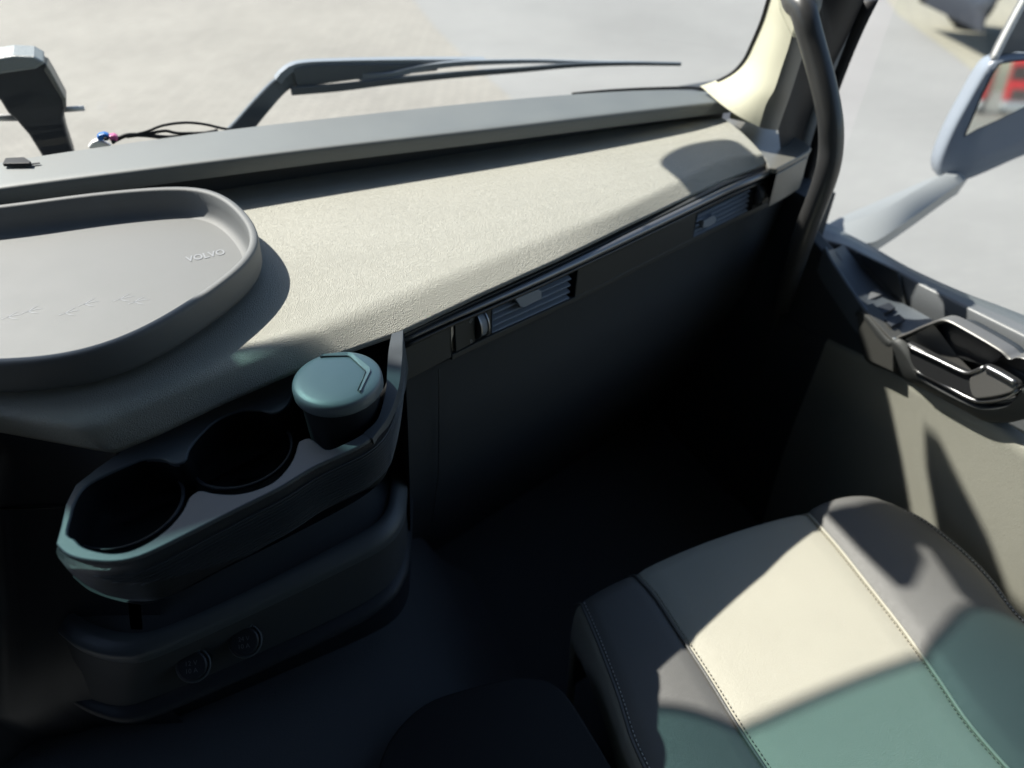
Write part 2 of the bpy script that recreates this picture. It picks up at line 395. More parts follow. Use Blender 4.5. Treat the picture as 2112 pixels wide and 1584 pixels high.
# slot and clip on the ledge
cl = pp([(8, 344), (14, 332), (52, 330), (66, 339), (64, 343)], .428)
prism('demister_clip', cl, (0, 0, .005), 'rubber', dash, .001)
prism('demister_clip', pp([(60, 341), (83, 338), (82, 336), (64, 338)], .4285), (0, 0, .001), 'rubber', dash)

# vent panel plane
V1, V2 = P(840, 690, .53), P(1590, 350, .53)
ex = (V2 - V1); ex.z = 0; ex.normalize(); vn = Vector((ex.y, -ex.x, 0))       # vn points to the viewer
def Q(u, v, off=0.0): return PL(u, v, V1 + vn * off, vn)
def qq(pts, off=0.0): return [Q(u, v, off) for u, v in pts]
inn = -vn
pan = [[(834, 694), (926, 660), (1013, 628), (1193, 548), (1430, 440), (1560, 380), (1599, 360)],
       [(838, 786), (932, 738), (1013, 698), (1184, 621), (1427, 503), (1550, 441), (1590, 422)]]
# openings cut: build panel as separate solid plates between openings, plus thin strips above and below them
def plate(name, px, off, depth, m, parent, bevel=.0015): return prism(name, qq(px, off), inn * depth, m, parent, bevel)
plate('vent_panel', [(834, 692), (928, 655), (932, 737), (838, 787)], 0, .02, 'panel_dark', dash)
plate('vent_panel', [(1193, 548), (1437, 441), (1428, 500), (1185, 621)], 0, .02, 'panel_dark', dash)
plate('vent_rail', [(834, 690), (928, 646), (1100, 568), (1250, 499), (1400, 427), (1500, 378), (1599, 342), (1599, 362), (1558, 383), (1437, 442), (1193, 549), (1013, 628), (928, 661), (834, 699)], .001, .02, 'panel_dark', dash)
plate('vent_rail', [(932, 733), (1014, 692), (1184, 615), (1428, 492), (1549, 434), (1590, 414), (1590, 424), (1549, 443), (1428, 503), (1185, 624), (932, 744)], .001, .02, 'panel_dark', dash)
# bright half-round trim
tr = [(835, 697), (925, 655), (960, 640), (1100, 578), (1250, 508), (1400, 436), (1500, 388), (1592, 349)]
tube('trim_strip', [Q(u, v + 4, .002 + .004 * min(1, k / 3)) for k, (u, v) in enumerate(tr)], [.0025 + .0038 * min(1, k / 24) for k in range(60)], 'trim_gloss', dash, 14, 60)
tube('trim_strip', [Q(u, v + 17, .003) for u, v in tr], .003, 'gloss_black', dash, 8, 60)

def vent(o4, tab, n=5, lab=None):
    """o4: tl, tr, br, bl of the opening in the photo"""
    v = bpy.data.objects.new('air_vent', None); COL.objects.link(v); v.location = Q(*o4[0]); v.parent = dash
    v.matrix_parent_inverse = Matrix.Translation(dash.location).inverted()
    q = [Q(a, b) for a, b in o4]
    rim = prism('vent_recess', [p + inn * .03 for p in q], inn * .002, 'under_dark')
    sides = [grid('s', [[q[i] + inn * .001, q[(i + 1) % 4] + inn * .001], [q[i] + inn * .031, q[(i + 1) % 4] + inn * .031]], 'gloss_black', smooth=False) for i in range(4)]
    r = joined('vent_recess', [rim] + sides, None); r.parent = v; r.matrix_parent_inverse = Matrix.Translation(v.location).inverted()
    bpy.context.view_layer.update()
    for k in range(n):
        t = (k + .45) / n
        a = q[0].lerp(q[3], t); b = q[1].lerp(q[2], t); up = (q[0] - q[3]).normalized(); L = (b - a).normalized()
        a += L * .002; b -= L * .009
        h = (q[0] - q[3]).length / n
        prof = [inn * .003 - up * h * .36, inn * .0015 - up * h * .30, inn * .002 - up * h * .16, inn * .014 + up * h * .22, inn * .016 + up * h * .14, inn * .014 + up * h * .06]
        g = grid('louvre', [[a + p for p in prof], [b + p for p in prof]], 'louvre', close_u=True, caps=True, smooth=False)
        g.parent = v; g.matrix_parent_inverse = Matrix.Translation(v.location).inverted(); g.modifiers.new('b', 'BEVEL').width = .0008
    t = prism('vent_tab', [Q(a, b, .004) for a, b in tab], inn * .012, 'louvre', None, .001)
    t.parent = v; t.matrix_parent_inverse = Matrix.Translation(v.location).inverted()
    return v
def vloc(o, v): o.parent = v; o.matrix_parent_inverse = (Matrix.Translation(v.location)).inverted(); return o
# vents are parented through dash: keep world placement simple by giving them identity offsets
_v1 = vent([(1016, 627), (1192, 549), (1185, 616), (1015, 693)], [(1063, 617), (1110, 597), (1117, 601), (1118, 613), (1113, 619), (1082, 634), (1075, 634)])
_v2 = vent([(1440, 442), (1558, 384), (1550, 435), (1430, 493)], [(1452, 456), (1472, 444), (1478, 452), (1474, 461), (1462, 468), (1450, 470)])
# control next to near vent
def control(px_frame, px_plate, px_slot, px_gloss, icons, parent):
    c = bpy.data.objects.new('vent_control', None); COL.objects.link(c); c.location = Q(*px_frame[0]); c.parent = parent
    c.matrix_parent_inverse = Matrix.Translation(parent.location).inverted()
    def ad(o): return vloc(o, c)
    ad(prism('control_housing', qq(px_frame, -.004), inn * .02, 'gloss_black', None, .001))
    ad(prism('control_plate', qq(px_plate, .0005), inn * .003, 'panel_dark', None, .0006))
    if px_gloss: ad(prism('chrome_edge', qq(px_gloss, .001), inn * .003, 'trim_gloss', None, .0008))
    q = qq(px_slot, .0); a, b, c_, d = q
    mid_l = (a + d) / 2; mid_r = (b + c_) / 2; up = (a - d); R_ = up.length * .62; L = (mid_r - mid_l); cen = (mid_l + mid_r) / 2 + inn * R_ * .55; upn = up.normalized(); Ln = L.normalized(); w = L.length
    def wheel(name, w0, w1, r, m):
        rows = []
        for s in (w0, w1):
            rows.append([cen + Ln * (s * w) + (upn * math.sin(k / 24 * 2 * math.pi) + vn * math.cos(k / 24 * 2 * math.pi)) * r for k in range(24)])
        return ad(grid(name, rows, m, None, close_u=True, caps=True))
    autosmooth(wheel('thumbwheel', -.3, .3, R_ * .93, 'louvre')); autosmooth(wheel('chrome_ring', -.42, -.31, R_, 'chrome')); autosmooth(wheel('chrome_ring', .31, .42, R_, 'chrome'))
    for kind, pts in icons:
        for pl in pts: ad(tube('icon', [Q(u, v, .0012) for u, v in pl], .00022, 'white_ink', None, 6))
circ = lambda cu, cv, r1, r2, n=12: [(cu + r1 * math.cos(k / n * 2 * math.pi), cv + r2 * math.sin(k / n * 2 * math.pi)) for k in range(n + 1)]
control([(928, 662), (1013, 628), (1013, 693), (932, 735)], [(938, 663), (979, 646), (979, 705), (941, 726)], [(981, 650), (1002, 641), (1003, 692), (982, 700)],
        [(929, 662), (935, 660), (936, 690), (932, 703), (930, 728)],
        [('fan', [circ(970, 664, 1.6, 2.4), circ(972.5, 660, 1.6, 2.4), [(968, 658), (975, 655), (974, 659)]]), ('off', [circ(972, 704, 1.8, 3.2)])], dash)
prism('control_plate', qq([(1004, 636), (1013, 632), (1013, 689), (1004, 694)], .001), inn * .01, 'panel_dark', dash, .0006)
control([(1558, 384), (1599, 364), (1591, 415), (1550, 434)], [(1577, 376), (1598, 366), (1591, 412), (1571, 422)], [(1560, 386), (1572, 380), (1568, 418), (1555, 424)], None, [], dash)

# end cap by the door
cap_px = [(1494, 247), (1516, 241), (1557, 256), (1595, 261), (1634, 278), (1662, 293), (1674, 304), (1670, 311), (1640, 328), (1603, 348), (1585, 346), (1577, 326)]
top = pp(cap_px, .512); low = [p + Vector((0, 0, -.072)) for p in top]
o = joined('end_cap', [prism('t', top, (0, 0, -.010), 'taupe'), prism('t', [p + Vector((0, 0, -.011)) for p in pp([(1604, 347), (1640, 328), (1669, 311), (1672, 304), (1640, 288), (1604, 280)], .512)], (0, 0, -.064), 'taupe')], dash); mods(o, .003, 3); o['label'] = 'taupe end cap beside the door'
# lower dash, glove box side, falls to the footwell
lt = [Q(u, v, -.006) for u, v in [(838, 784), (932, 738), (1185, 619), (1430, 499), (1590, 420), (1660, 385)]]
lt.append(lt[-1] + Vector((.05, .03, 0)))
lt = [lt[0] + Vector((-.35, -.10, 0))] + lt
rows = []
for dz, dy in ((0, 0), (-.02, .012), (-.10, .02), (-.25, .05), (-.45, .12), (-.60, .2), (-.82, .3)):
    rows.append(lin([p + Vector((0, dy, dz)) for p in lt], 30))
grid('lower_panel', rows, 'under_dark', dash)
seam = [Q(905, 762, -.002)] + [Q(905, 762, -.002) + Vector((0, dy, dz)) for dz, dy in ((-.1, .018), (-.25, .048), (-.45, .118))]
tube('panel_seam', seam, .0009, 'gloss_black', dash, 6)

# centre stack face left of the cup holder
cs = [P(-260, 858, .555), P(0, 893, .556), P(120, 910, .556), P(244, 938, .556), P(330, 960, .60)]
rows = [cs]
rows.append([P(-260, 900, Y=.70), P(0, 940, .585), P(115, 960, .59), P(225, 975, .59), P(330, 1010, .62)])
rows.append([P(-260, 1040, Y=.66), P(0, 1050, .66), P(100, 1048, .66), P(150, 1046, .655), P(330, 1100, .68)])
rows.append([P(-260, 1300, Y=.62), P(0, 1270, .77), P(100, 1265, .765), P(128, 1262, .76), P(330, 1300, .78)])
rows.append([P(-260, 1500, Y=.60), P(0, 1478, .90), P(90, 1455, .885), P(120, 1440, .88), P(330, 1440, .90)])
rows.append([p + Vector((0, .05, -.25)) for p in rows[-1]])
grid('centre_stack', [lin(r, 24) for r in rows], 'dark_plastic', dash)
tube('panel_seam', [P(0, 1049, .658), P(60, 1049, .657), P(138, 1045, .653)], .0012, 'gloss_black', dash, 6)

# ================================================================== CUP HOLDER CONSOLE
con = thing('cup_holder_console', 'dark grey console with scalloped cup holder rim, storage pocket and power sockets', 'cup holder', (0, .6, Z(.9)))
DR = .556
outer_px = [(115, 1121), (120, 1133), (135, 1146), (170, 1154), (230, 1160), (277, 1153), (315, 1136), (383, 1102), (511, 1038), (588, 1000), (639, 966), (690, 943), (767, 905), (801, 856), (822, 798), (829, 739), (832, 700)]
hole_px = [(138, 1101), (153, 1111), (170, 1127), (205, 1138), (239, 1141), (273, 1134), (315, 1113), (352, 1084), (377, 1053), (390, 1026), (402, 1016), (415, 1011), (443, 1017), (486, 1019), (528, 1010), (567, 992), (595, 962), (609, 935), (615, 912), (625, 906), (639, 903), (655, 914), (673, 927), (699, 920), (750, 893), (778, 868), (795, 815), (801, 756), (798, 730), (804, 702),
           (770, 700), (700, 728), (650, 760), (610, 800), (592, 834), (567, 851), (532, 845), (490, 848), (447, 866), (413, 896), (390, 926), (383, 947), (366, 956), (352, 953), (335, 946), (298, 946), (264, 958), (213, 981), (175, 1003), (155, 1033), (145, 1067)]
back_px = [(832, 680), (700, 700), (560, 770), (400, 850), (300, 895), (200, 965), (155, 1000), (135, 1040), (125, 1085)]
outer3 = pp(outer_px, DR); hole3 = pp(hole_px, DR)
def dens(pts, k=3):
    out = []
    for a, b in zip(pts[:-1], pts[1:]):
        out += [a.lerp(b, i / k) for i in range(k)]
    return out + [pts[-1]]
def soft(p, n):
    for _ in range(n): p = [p[0]] + [(p[i - 1] + p[i] * 2 + p[i + 1]) / 4 for i in range(1, len(p) - 1)] + [p[-1]]
    return p
oc = soft(cr(outer3, 70), 5)
hc = cr(hole3, 190, True)
rim = plate_with_holes('holder_rim', oc + pp(back_px, DR), [hc], .007, 'console_grey', con, .0016)
# wells
cen = sum(hc, Vector()) / len(hc)
def shrink(p, k, dz): return Vector((cen.x + (p.x - cen.x) * k, cen.y + (p.y - cen.y) * k, p.z + dz))
ho = cr(hole3, 190, True)
wd = lambda p: 1 - .85 * max(0, min(1, (p.x - .05) / .06))
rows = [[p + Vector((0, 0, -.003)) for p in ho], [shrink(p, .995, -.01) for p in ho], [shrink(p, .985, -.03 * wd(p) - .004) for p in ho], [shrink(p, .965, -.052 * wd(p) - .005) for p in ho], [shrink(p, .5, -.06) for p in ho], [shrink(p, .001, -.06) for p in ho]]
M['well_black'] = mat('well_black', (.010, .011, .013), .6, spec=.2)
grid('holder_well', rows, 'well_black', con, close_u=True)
for c0, c1, r0 in (((262, 1045), .0565, 0), ((498, 932), .0565, 0)):   # inner rings of the two cup wells
    c = P(*c0, DR + .035); ring = [c + Vector((math.cos(a), math.sin(a), 0)) * c1 for a in [k / 40 * 2 * math.pi for k in range(40)]]
    tube('well_ring', ring, .0022, 'dark_plastic', con, 8, None, True)
def gtab(u, v, d, ang, s=(.011, .005, .018)):
    c = P(u, v, d); o = box('grip_tab', (-s[0] / 2, -s[1] / 2, -s[2] / 2), (s[0] / 2, s[1] / 2, s[2] / 2), 'console_grey', None, .0015)
    o.location = c; o.rotation_euler = (R(14), 0, ang); o.parent = con; o.matrix_parent_inverse = Matrix.Translation(con.location).inverted()
gtab(421, 948, .60, R(55), (.017, .006, .010)); gtab(541, 892, .61, R(-20), (.009, .005, .02)); gtab(326, 995, .63, R(-20), (.009, .005, .02))
# outer band
M['ribbed'] = bpy.data.materials.new('ribbed'); M['ribbed'].use_nodes = True
N = M['ribbed'].node_tree.nodes; L = M['ribbed'].node_tree.links; b = N['Principled BSDF']
b.inputs['Base Color'].default_value = (.09, .10, .115, 1); b.inputs['Roughness'].default_value = .33; b.inputs['Specular IOR Level'].default_value = .7
uvn = N.new('ShaderNodeUVMap'); wv = N.new('ShaderNodeTexWave'); wv.wave_profile = 'SIN'; wv.bands_direction = 'Y'; wv.inputs['Scale'].default_value = 9; wv.inputs['Distortion'].default_value = .3
mpn = N.new('ShaderNodeMapping'); mpn.inputs['Rotation'].default_value = (0, 0, R(24)); L.new(uvn.outputs[0], mpn.inputs[0]); L.new(mpn.outputs[0], wv.inputs[0])
bp = N.new('ShaderNodeBump'); bp.inputs['Strength'].default_value = 1; bp.inputs['Distance'].default_value = .004; L.new(wv.outputs['Fac'], bp.inputs['Height']); L.new(bp.outputs[0], b.inputs['Normal'])
out_n = []
for i, p in enumerate(oc):
    t = (oc[min(i + 1, len(oc) - 1)] - oc[max(i - 1, 0)]).normalized(); nrm = Vector((t.y, -t.x, 0)); out_n.append(nrm)
if (out_n[30] - Vector((0, -1, 0))).length > 1.4: out_n = [-x for x in out_n]
def ring(off, dz, base=oc): return [p + nn * off + Vector((0, 0, dz * (1 - .75 * max(0, min(1, (i - 48) / 14))))) for i, (p, nn) in enumerate(zip(base, out_n))]
rows = [ring(-.002, -.0035), ring(.0005, -.0045), ring(.0035, -.010), ring(.0045, -.018), ring(.0035, -.034), ring(.000, -.052), ring(-.006, -.070), ring(-.014, -.086), ring(-.024, -.096), ring(-.045, -.100)]
band = grid('rim_band', rows, 'ribbed', con)
uvl = band.data.uv_layers.new(name='UVMap')
arc = [0]
for i in range(1, len(oc)): arc.append(arc[-1] + (oc[i] - oc[i - 1]).length)
for lp_ in band.data.loops:
    vi = lp_.vertex_index; r_, c_ = divmod(vi, len(oc)); uvl.data[lp_.index].uv = (arc[c_] * 20, (oc[0].z - rows[r_][c_].z) * 40)
fo_ = cr([P(831, 681, .52), P(830, 710, .525), P(829, 741, .533), P(822, 798, .543), P(802, 856, .552), P(768, 905, .5555)], 24)
fi_ = cr([P(808, 688, .52), P(802, 720, .526), P(799, 756, .535), P(795, 811, .544), P(779, 864, .5525), P(750, 893, .5555)], 24)
f_ = grid('end_fin', [[p + Vector((0, 0, -.07)) for p in fi_], [p + Vector((0, 0, -.002)) for p in fi_], fi_, fo_, [p + Vector((.0005, 0, -.002)) for p in fo_], [p + Vector((.001, 0, -.012 - .05 * max(0, 1 - i / 16))) for i, p in enumerate(fo_)]], 'console_grey', con); autosmooth(f_, 50)
rb_ = []
for k in range(13):
    z_ = -.014 - .0042 * k; off_ = .0045 - .0035 * max(0, (k - 4) / 9) ** 1.2
    pts_ = ring(off_ + .0002, z_)
    i0 = 6 + int(k * 1.4); pts_ = pts_[i0:64]
    rb_.append(tube('t', [p + Vector((0, 0, .010 * (i / len(pts_)) - .004)) for i, p in enumerate(pts_)], .0007, 'console_grey', None, 5))
joined('band_ribbing', rb_, con)
prism('pocket_divider', pp([(262, 1240), (290, 1246), (296, 1300), (268, 1300)], .72), (0, .05, 0), 'dark_plastic', con, .002)
# storage pocket below the band, then ledge, socket fascia, foot
pk_top = cr(pp([(150, 1190), (185, 1218), (240, 1238), (300, 1246), (370, 1222), (450, 1180), (600, 1105), (740, 1030), (790, 985), (812, 930), (820, 850)], .665), 60)
l_in = cr(pp([(150, 1262), (183, 1283), (230, 1300), (277, 1306), (341, 1294), (500, 1225), (724, 1110), (775, 1080), (797, 1050), (805, 1010), (812, 900)], .765), 60)
l_out = cr(pp([(118, 1300), (150, 1325), (200, 1345), (250, 1352), (310, 1342), (500, 1258), (720, 1152), (795, 1110), (828, 1070), (838, 1015), (842, 900)], .775), 60)
fb = cr(pp([(112, 1400), (150, 1432), (200, 1458), (262, 1470), (330, 1450), (500, 1378), (700, 1285), (790, 1232), (825, 1190), (842, 1135), (846, 1020)], .90), 60)
pin = [p.lerp(q, .5) + Vector((0, .06, .0)) for p, q in zip(pk_top, l_in)]
grid('storage_pocket', [pk_top, [p + Vector((0, .05, -.02)) for p in pk_top], pin, [p + Vector((0, .05, .002)) for p in l_in], l_in], 'under_dark', con)
g = grid('pocket_ledge', [l_in, [p + Vector((0, -.002, .004)) for p in l_in], [a.lerp(b, .5) + Vector((0, 0, .003)) for a, b in zip(l_in, l_out)], [p + Vector((0, 0, .001)) for p in l_out], [p + Vector((0, -.001, -.006)) for p in l_out], [p + Vector((0, .002, -.02)) for p in l_out]], 'console_grey', con)
fas = [[p + Vector((0, .003, -.02)) for p in l_out], [a.lerp(b, .55) + Vector((0, .008, 0)) for a, b in zip(l_out, fb)], [p + Vector((0, .004, .01)) for p in fb]]
grid('socket_fascia', fas, 'under_dark', con)
fo = [[p + Vector((0, .006, .008)) for p in fb], [p + Vector((0, -.008, .004)) for p in fb], [p + Vector((0, -.012, -.004)) for p in fb], [p + Vector((0, -.008, -.014)) for p in fb], [p + Vector((0, .03, -.03)) for p in fb], [p + Vector((0, .06, -.25)) for p in fb]]
grid('foot_ledge', fo, 'dark_plastic', con)
# right flank of console
fl = cr([P(833, 700, DR), P(838, 800, .62), P(842, 900, .66), P(845, 1000, .77), P(847, 1100, .90)], 20)
grid('side_flank', [fl, [p + Vector((.01, .12, 0)) for p in fl], [p + Vector((.02, .3, 0)) for p in fl]], 'dark_plastic', con)
# sockets
def socket(u, v, d, l1, l2):
    s = bpy.data.objects.new('power_socket', None); COL.objects.link(s); c = P(u, v, d); s.location = c; s.parent = con
    s.matrix_parent_inverse = Matrix.Translation(con.location).inverted()
    ax = Vector((-.16, -.62, .77)).normalized(); a = ax.cross(Vector((0, 0, 1))).normalized(); b = a.cross(ax)
    if a.x < 0: a = -a; b = a.cross(ax)
    if b.z < 0: b = -b
    def disc(r, h0, h1): return [[c + (a * math.cos(k / 28 * 2 * math.pi) + b * math.sin(k / 28 * 2 * math.pi)) * rr + ax * hh for k in range(28)] for rr, hh in ((r, h0), (r, h1 - .0015), (r - .0015, h1))]
    o = grid('socket_cap', disc(.0175, -.02, .006), 'dark_plastic', None, close_u=True, caps=True); autosmooth(vloc(o, s))
    rr_ = vloc(tube('socket_ring', [c + (a * math.cos(k / 28 * 2 * math.pi) + b * math.sin(k / 28 * 2 * math.pi)) * .0195 for k in range(28)], .0018, 'console_grey', None, 8, None, True), s)
    vloc(prism('lift_tab', [c + a * x + b * y + ax * .004 for x, y in ((-.010, .016), (.010, .016), (.014, .024), (.004, .028), (-.012, .023))], ax * .004, 'console_grey', None, .0012), s)
    for txt, yy in ((l1, .001), (l2, -.008)):
        h = .0055; w = .0034 * len(txt)
        vloc(text('socket_text', txt, c - a * w / 2 + b * yy + ax * .0062, c + a * w / 2 + b * yy + ax * .0062, b * h, 'dim_ink', None), s)
socket(399, 1372, .842, '12 V', '10 A'); socket(506, 1322, .838, '24 V', '10 A')
c = P(287, 1400, .86)
for a, b in (((274, 1398), (291, 1395)), ((279, 1411), (298, 1405))):
    tube('usb_port', [P(*a, .862), P((a[0] + b[0]) / 2, (a[1] + b[1]) / 2 + 2, .862), P(*b, .862)], .0006, 'dim_ink', con, 6)

# ================================================================== CANISTER (ash bin with lid)
cn = thing('waste_canister', 'round blue grey canister with faceted flip lid sitting in the right cup slot', 'canister', P(693, 820, .68))
cc = P(695, 779, .515); RL = .0505
def circle(r, z, cx=cc, n=64): return [Vector((cx.x + r * math.cos(k / n * 2 * math.pi), cx.y + r * math.sin(k / n * 2 * math.pi), z)) for k in range(n)]
z0 = cc.z
lid = grid('canister_lid', [circle(RL * .001, z0 + .0035), circle(RL * .5, z0 + .003), circle(RL * .8, z0 + .002), circle(RL * .93, z0 + .0005), circle(RL * .97, z0 - .001), circle(RL * .99, z0 - .003), circle(RL, z0 - .006), circle(RL, z0 - .014), circle(RL * .97, z0 - .016)], 'lid_grey', cn, close_u=True)
grid('canister_body', [circle(RL * .95, z0 - .0155), circle(RL * .88, z0 - .02), circle(RL * .86, z0 - .09), circle(RL * .80, z0 - .15), circle(.001, z0 - .15)], 'dark_plastic', cn, close_u=True)
# raised chevron band on the lid
zl = .515 - .0035
out_l = [(656, 730), (700, 727), (727, 727), (766, 762), (738, 807), (750, 820), (752, 826)]
inn_l = [(660, 735), (700, 731), (719, 735), (754, 766), (736, 803), (742, 808), (750, 829)]
ol = [P(u, v, zl) for u, v in [(661, 733), (668, 731), (718, 727), (728, 730), (762, 758), (764, 765), (744, 806)]]
il = [P(u, v, zl) for u, v in [(660, 735), (664, 734.5), (716, 733.5), (722, 735), (753, 764), (754, 767), (738, 805)]]
rows = [[p + Vector((0, 0, -.002)) for p in ol], [p + Vector((0, 0, .0008)) for p in ol], [p + Vector((0, 0, -.0006)) for p in il], [p + Vector((0, 0, -.003)) for p in il]]
g = grid('lid_bevel', rows, 'lid_grey', cn, smooth=False)
tube('lid_gap', [p + Vector((0, 0, -.0002)) for p in il], .0007, 'gloss_black', cn, 6)
tube('lid_gap', [P(738, 805, .512), P(745, 812, .514), P(750, 820, .5165), P(752, 832, .525)], .0007, 'gloss_black', cn, 6)

# ================================================================== TRAY ON THE DASH
tray = thing('dash_tray', 'large grey plastic tray with raised rim and bird track pattern lying on the cream shelf', 'tray', P(100, 560, .49))
rim_px = [(-330, 475), (-250, 447), (0, 422), (120, 405), (250, 390), (330, 384), (400, 381), (440, 387), (478, 408), (512, 440), (532, 470), (539, 495), (530, 520), (505, 548), (450, 590), (380, 637), (300, 685), (220, 718), (150, 738), (80, 748), (0, 750), (-200, 752), (-300, 730), (-345, 640), (-350, 540)]
DT = .447
ro = cr(pp(rim_px, DT), 150, True)
for _ in range(25): ro = [(ro[i - 1] + ro[i] * 2 + ro[(i + 1) % 150]) / 4 for i in range(150)]
tcen = P(100, 560, DT)
def inset(pts, k):
    out = []; n = len(pts); ar = sum(pts[i - 1].x * pts[i].y - pts[i].x * pts[i - 1].y for i in range(n)); sg = 1 if ar > 0 else -1
    for i, p in enumerate(pts):
        t = (pts[(i + 1) % n] - pts[i - 1]); nr = Vector((-t.y, t.x, 0)).normalized() * sg
        out.append(p + nr * k)
    return out
dn = lambda pts, z: [p + Vector((0, 0, -z)) for p in pts]
rows = [dn(inset(ro, .010), .043), dn(inset(ro, .004), .041), dn(inset(ro, .001), .034), dn(inset(ro, -.0005), .006), dn(inset(ro, .0), .002), dn(inset(ro, .002), .0002), dn(inset(ro, .006), 0), dn(inset(ro, .009), .0006), dn(inset(ro, .0105), .003),
        dn(inset(ro, .012), .016), dn(inset(ro, .0145), .028), dn(inset(ro, .019), .0352), dn(inset(ro, .026), .0375)]
wall_ = grid('tray_rim', rows, 'tray_grey', tray, close_u=True); autosmooth(wall_, 60)
flo = dn(inset(ro, .0255), .0374)
fcen = P(60, 560, DT + .0375)
rf = [[fcen.lerp(p, k) for p in flo] for k in (1, .8, .5, .2, .0002)]
grid('tray_floor', rf, 'tray_grey', tray, close_u=True)
DF = DT + .0371
M['emboss'] = mat('emboss', (.36, .365, .37), .3, spec=.7)
text('tray_lettering', 'VOLVO', P(386, 541, DF), P(466, 524, DF), (P(384, 531, DF) - P(389, 542, DF)) * 1.0, 'emboss', tray, ext=.0003, bold=True)
tracks = [((56, 657), 1), ((14, 653), 0)]
def track(u, v, s=1.0):
    """bird print, toes pointing right-up; u,v = heel junction"""
    segs = [[(-13, 4), (0, 0)], [(0, 0), (9, -6), (21, -12)], [(0, 0), (14, -4), (30, -6)], [(0, 0), (10, 3), (20, 4)]]
    obs = []
    for sg in segs:
        pts = [P(u + a * s, v + b * s, DF + .0001) for a, b in sg]; w_ = []
        for i, p in enumerate(pts):
            t = (pts[min(i + 1, len(pts) - 1)] - pts[max(i - 1, 0)]).normalized(); w_.append(Vector((-t.y, t.x, 0)) * (.0007 if 0 < i < len(pts) - 1 or i == 0 else .0003))
        obs.append(grid('t', [[p + w for p, w in zip(pts, w_)], [p - w for p, w in zip(pts, w_)]], 'emboss', None))
    joined('bird_track', obs, tray)
for u, v in ((16, 654), (58, 642), (134, 646), (174, 627), (247, 617), (277, 623), (-60, 668), (-100, 660)): track(u, v)

# ================================================================== SEAT
seat = thing('passenger_seat', 'cream and grey leather passenger seat with light contrast stitching', 'seat', (.53, .1, Z(FL)))
E0 = pp([(1199, 1246), (1225, 1305), (1258, 1388), (1290, 1478), (1330, 1584)], .98)
S1 = pp([(1311, 1187), (1350, 1226), (1380, 1275), (1422, 1338), (1480, 1428), (1550, 1540)], .97)
S2 = pp([(1668, 1061), (1722, 1120), (1800, 1218), (1870, 1308), (1950, 1420), (2022, 1522)], .97)
E3 = pp([(1822, 1035), (1900, 1068), (2000, 1148), (2060, 1212), (2112, 1282)], .965)
YB = -.12; NR = 40
def ext(c): t = (c[-1] - c[-2]).normalized(); t = Vector((-.02, -1, 0)); return c + [c[-1] + t * (c[-1].y - YB)]
E0, S1, S2 = ext(E0), ext(S1), ext(S2)
E3 = E3 + [Vector((.975, .05, E3[-1].z)), Vector((.975, YB, E3[-1].z))]
def ysample(c):
    d = cr(c, 200); y0 = d[0].y; out = []
    for i in range(NR):
        q = i / (NR - 1); y = y0 + (YB - y0) * q; out.append(min(d, key=lambda p: abs(p.y - y)).copy()); out[-1].y = y
    # smooth
    for _ in range(3): out = [out[0]] + [(out[i - 1] + out[i] * 2 + out[i + 1]) / 4 for i in range(1, NR - 1)] + [out[-1]]
    return out
E0, S1, S2, E3 = map(ysample, (E0, S1, S2, E3))
dnv = Vector((0, 0, -1))
def front(rows_cols):
    """prepend rolled front rows to a panel given as list of columns"""
    cols_ = []
    for c in rows_cols:
        f = c[0]; pre = [f + Vector((0, .000, -.26)), f + Vector((0, .004, -.16)), f + Vector((0, .007, -.08)), f + Vector((0, .0075, -.04)), f + Vector((0, .006, -.016)), f + Vector((0, .003, -.005))]
        cols_.append(pre + c)
    return cols_
def panel(a, b, nseg, puff, crown=1.0, edge=.0035, frontbulge=.01):
    cols_ = []
    for k in range(nseg + 1):
        q = k / nseg; s = math.sin(math.pi * q) ** .6 if 0 < q < 1 else 0
        colp = [p.lerp(r, q) + Vector((0, frontbulge * s * max(0, 1 - i / 5), puff * s)) for i, (p, r) in enumerate(zip(a, b))]
        cols_.append(colp)
    cols_[0] = [p + dnv * edge for p in cols_[0]]; cols_[-1] = [p + dnv * edge for p in cols_[-1]]
    return front(cols_)
c1 = grid('seat_centre_panel', panel(S1, S2, 16, .007), 'cream_leather', seat); c1['label'] = 'cream leather centre panel'
side = []
for k in range(1): pass
lb = panel(E0, S1, 10, .005, frontbulge=.002); grid('seat_bolster', lb, 'grey_leather', seat)
rb = panel(S2, E3, 14, .018); grid('seat_bolster', rb, 'grey_leather', seat)
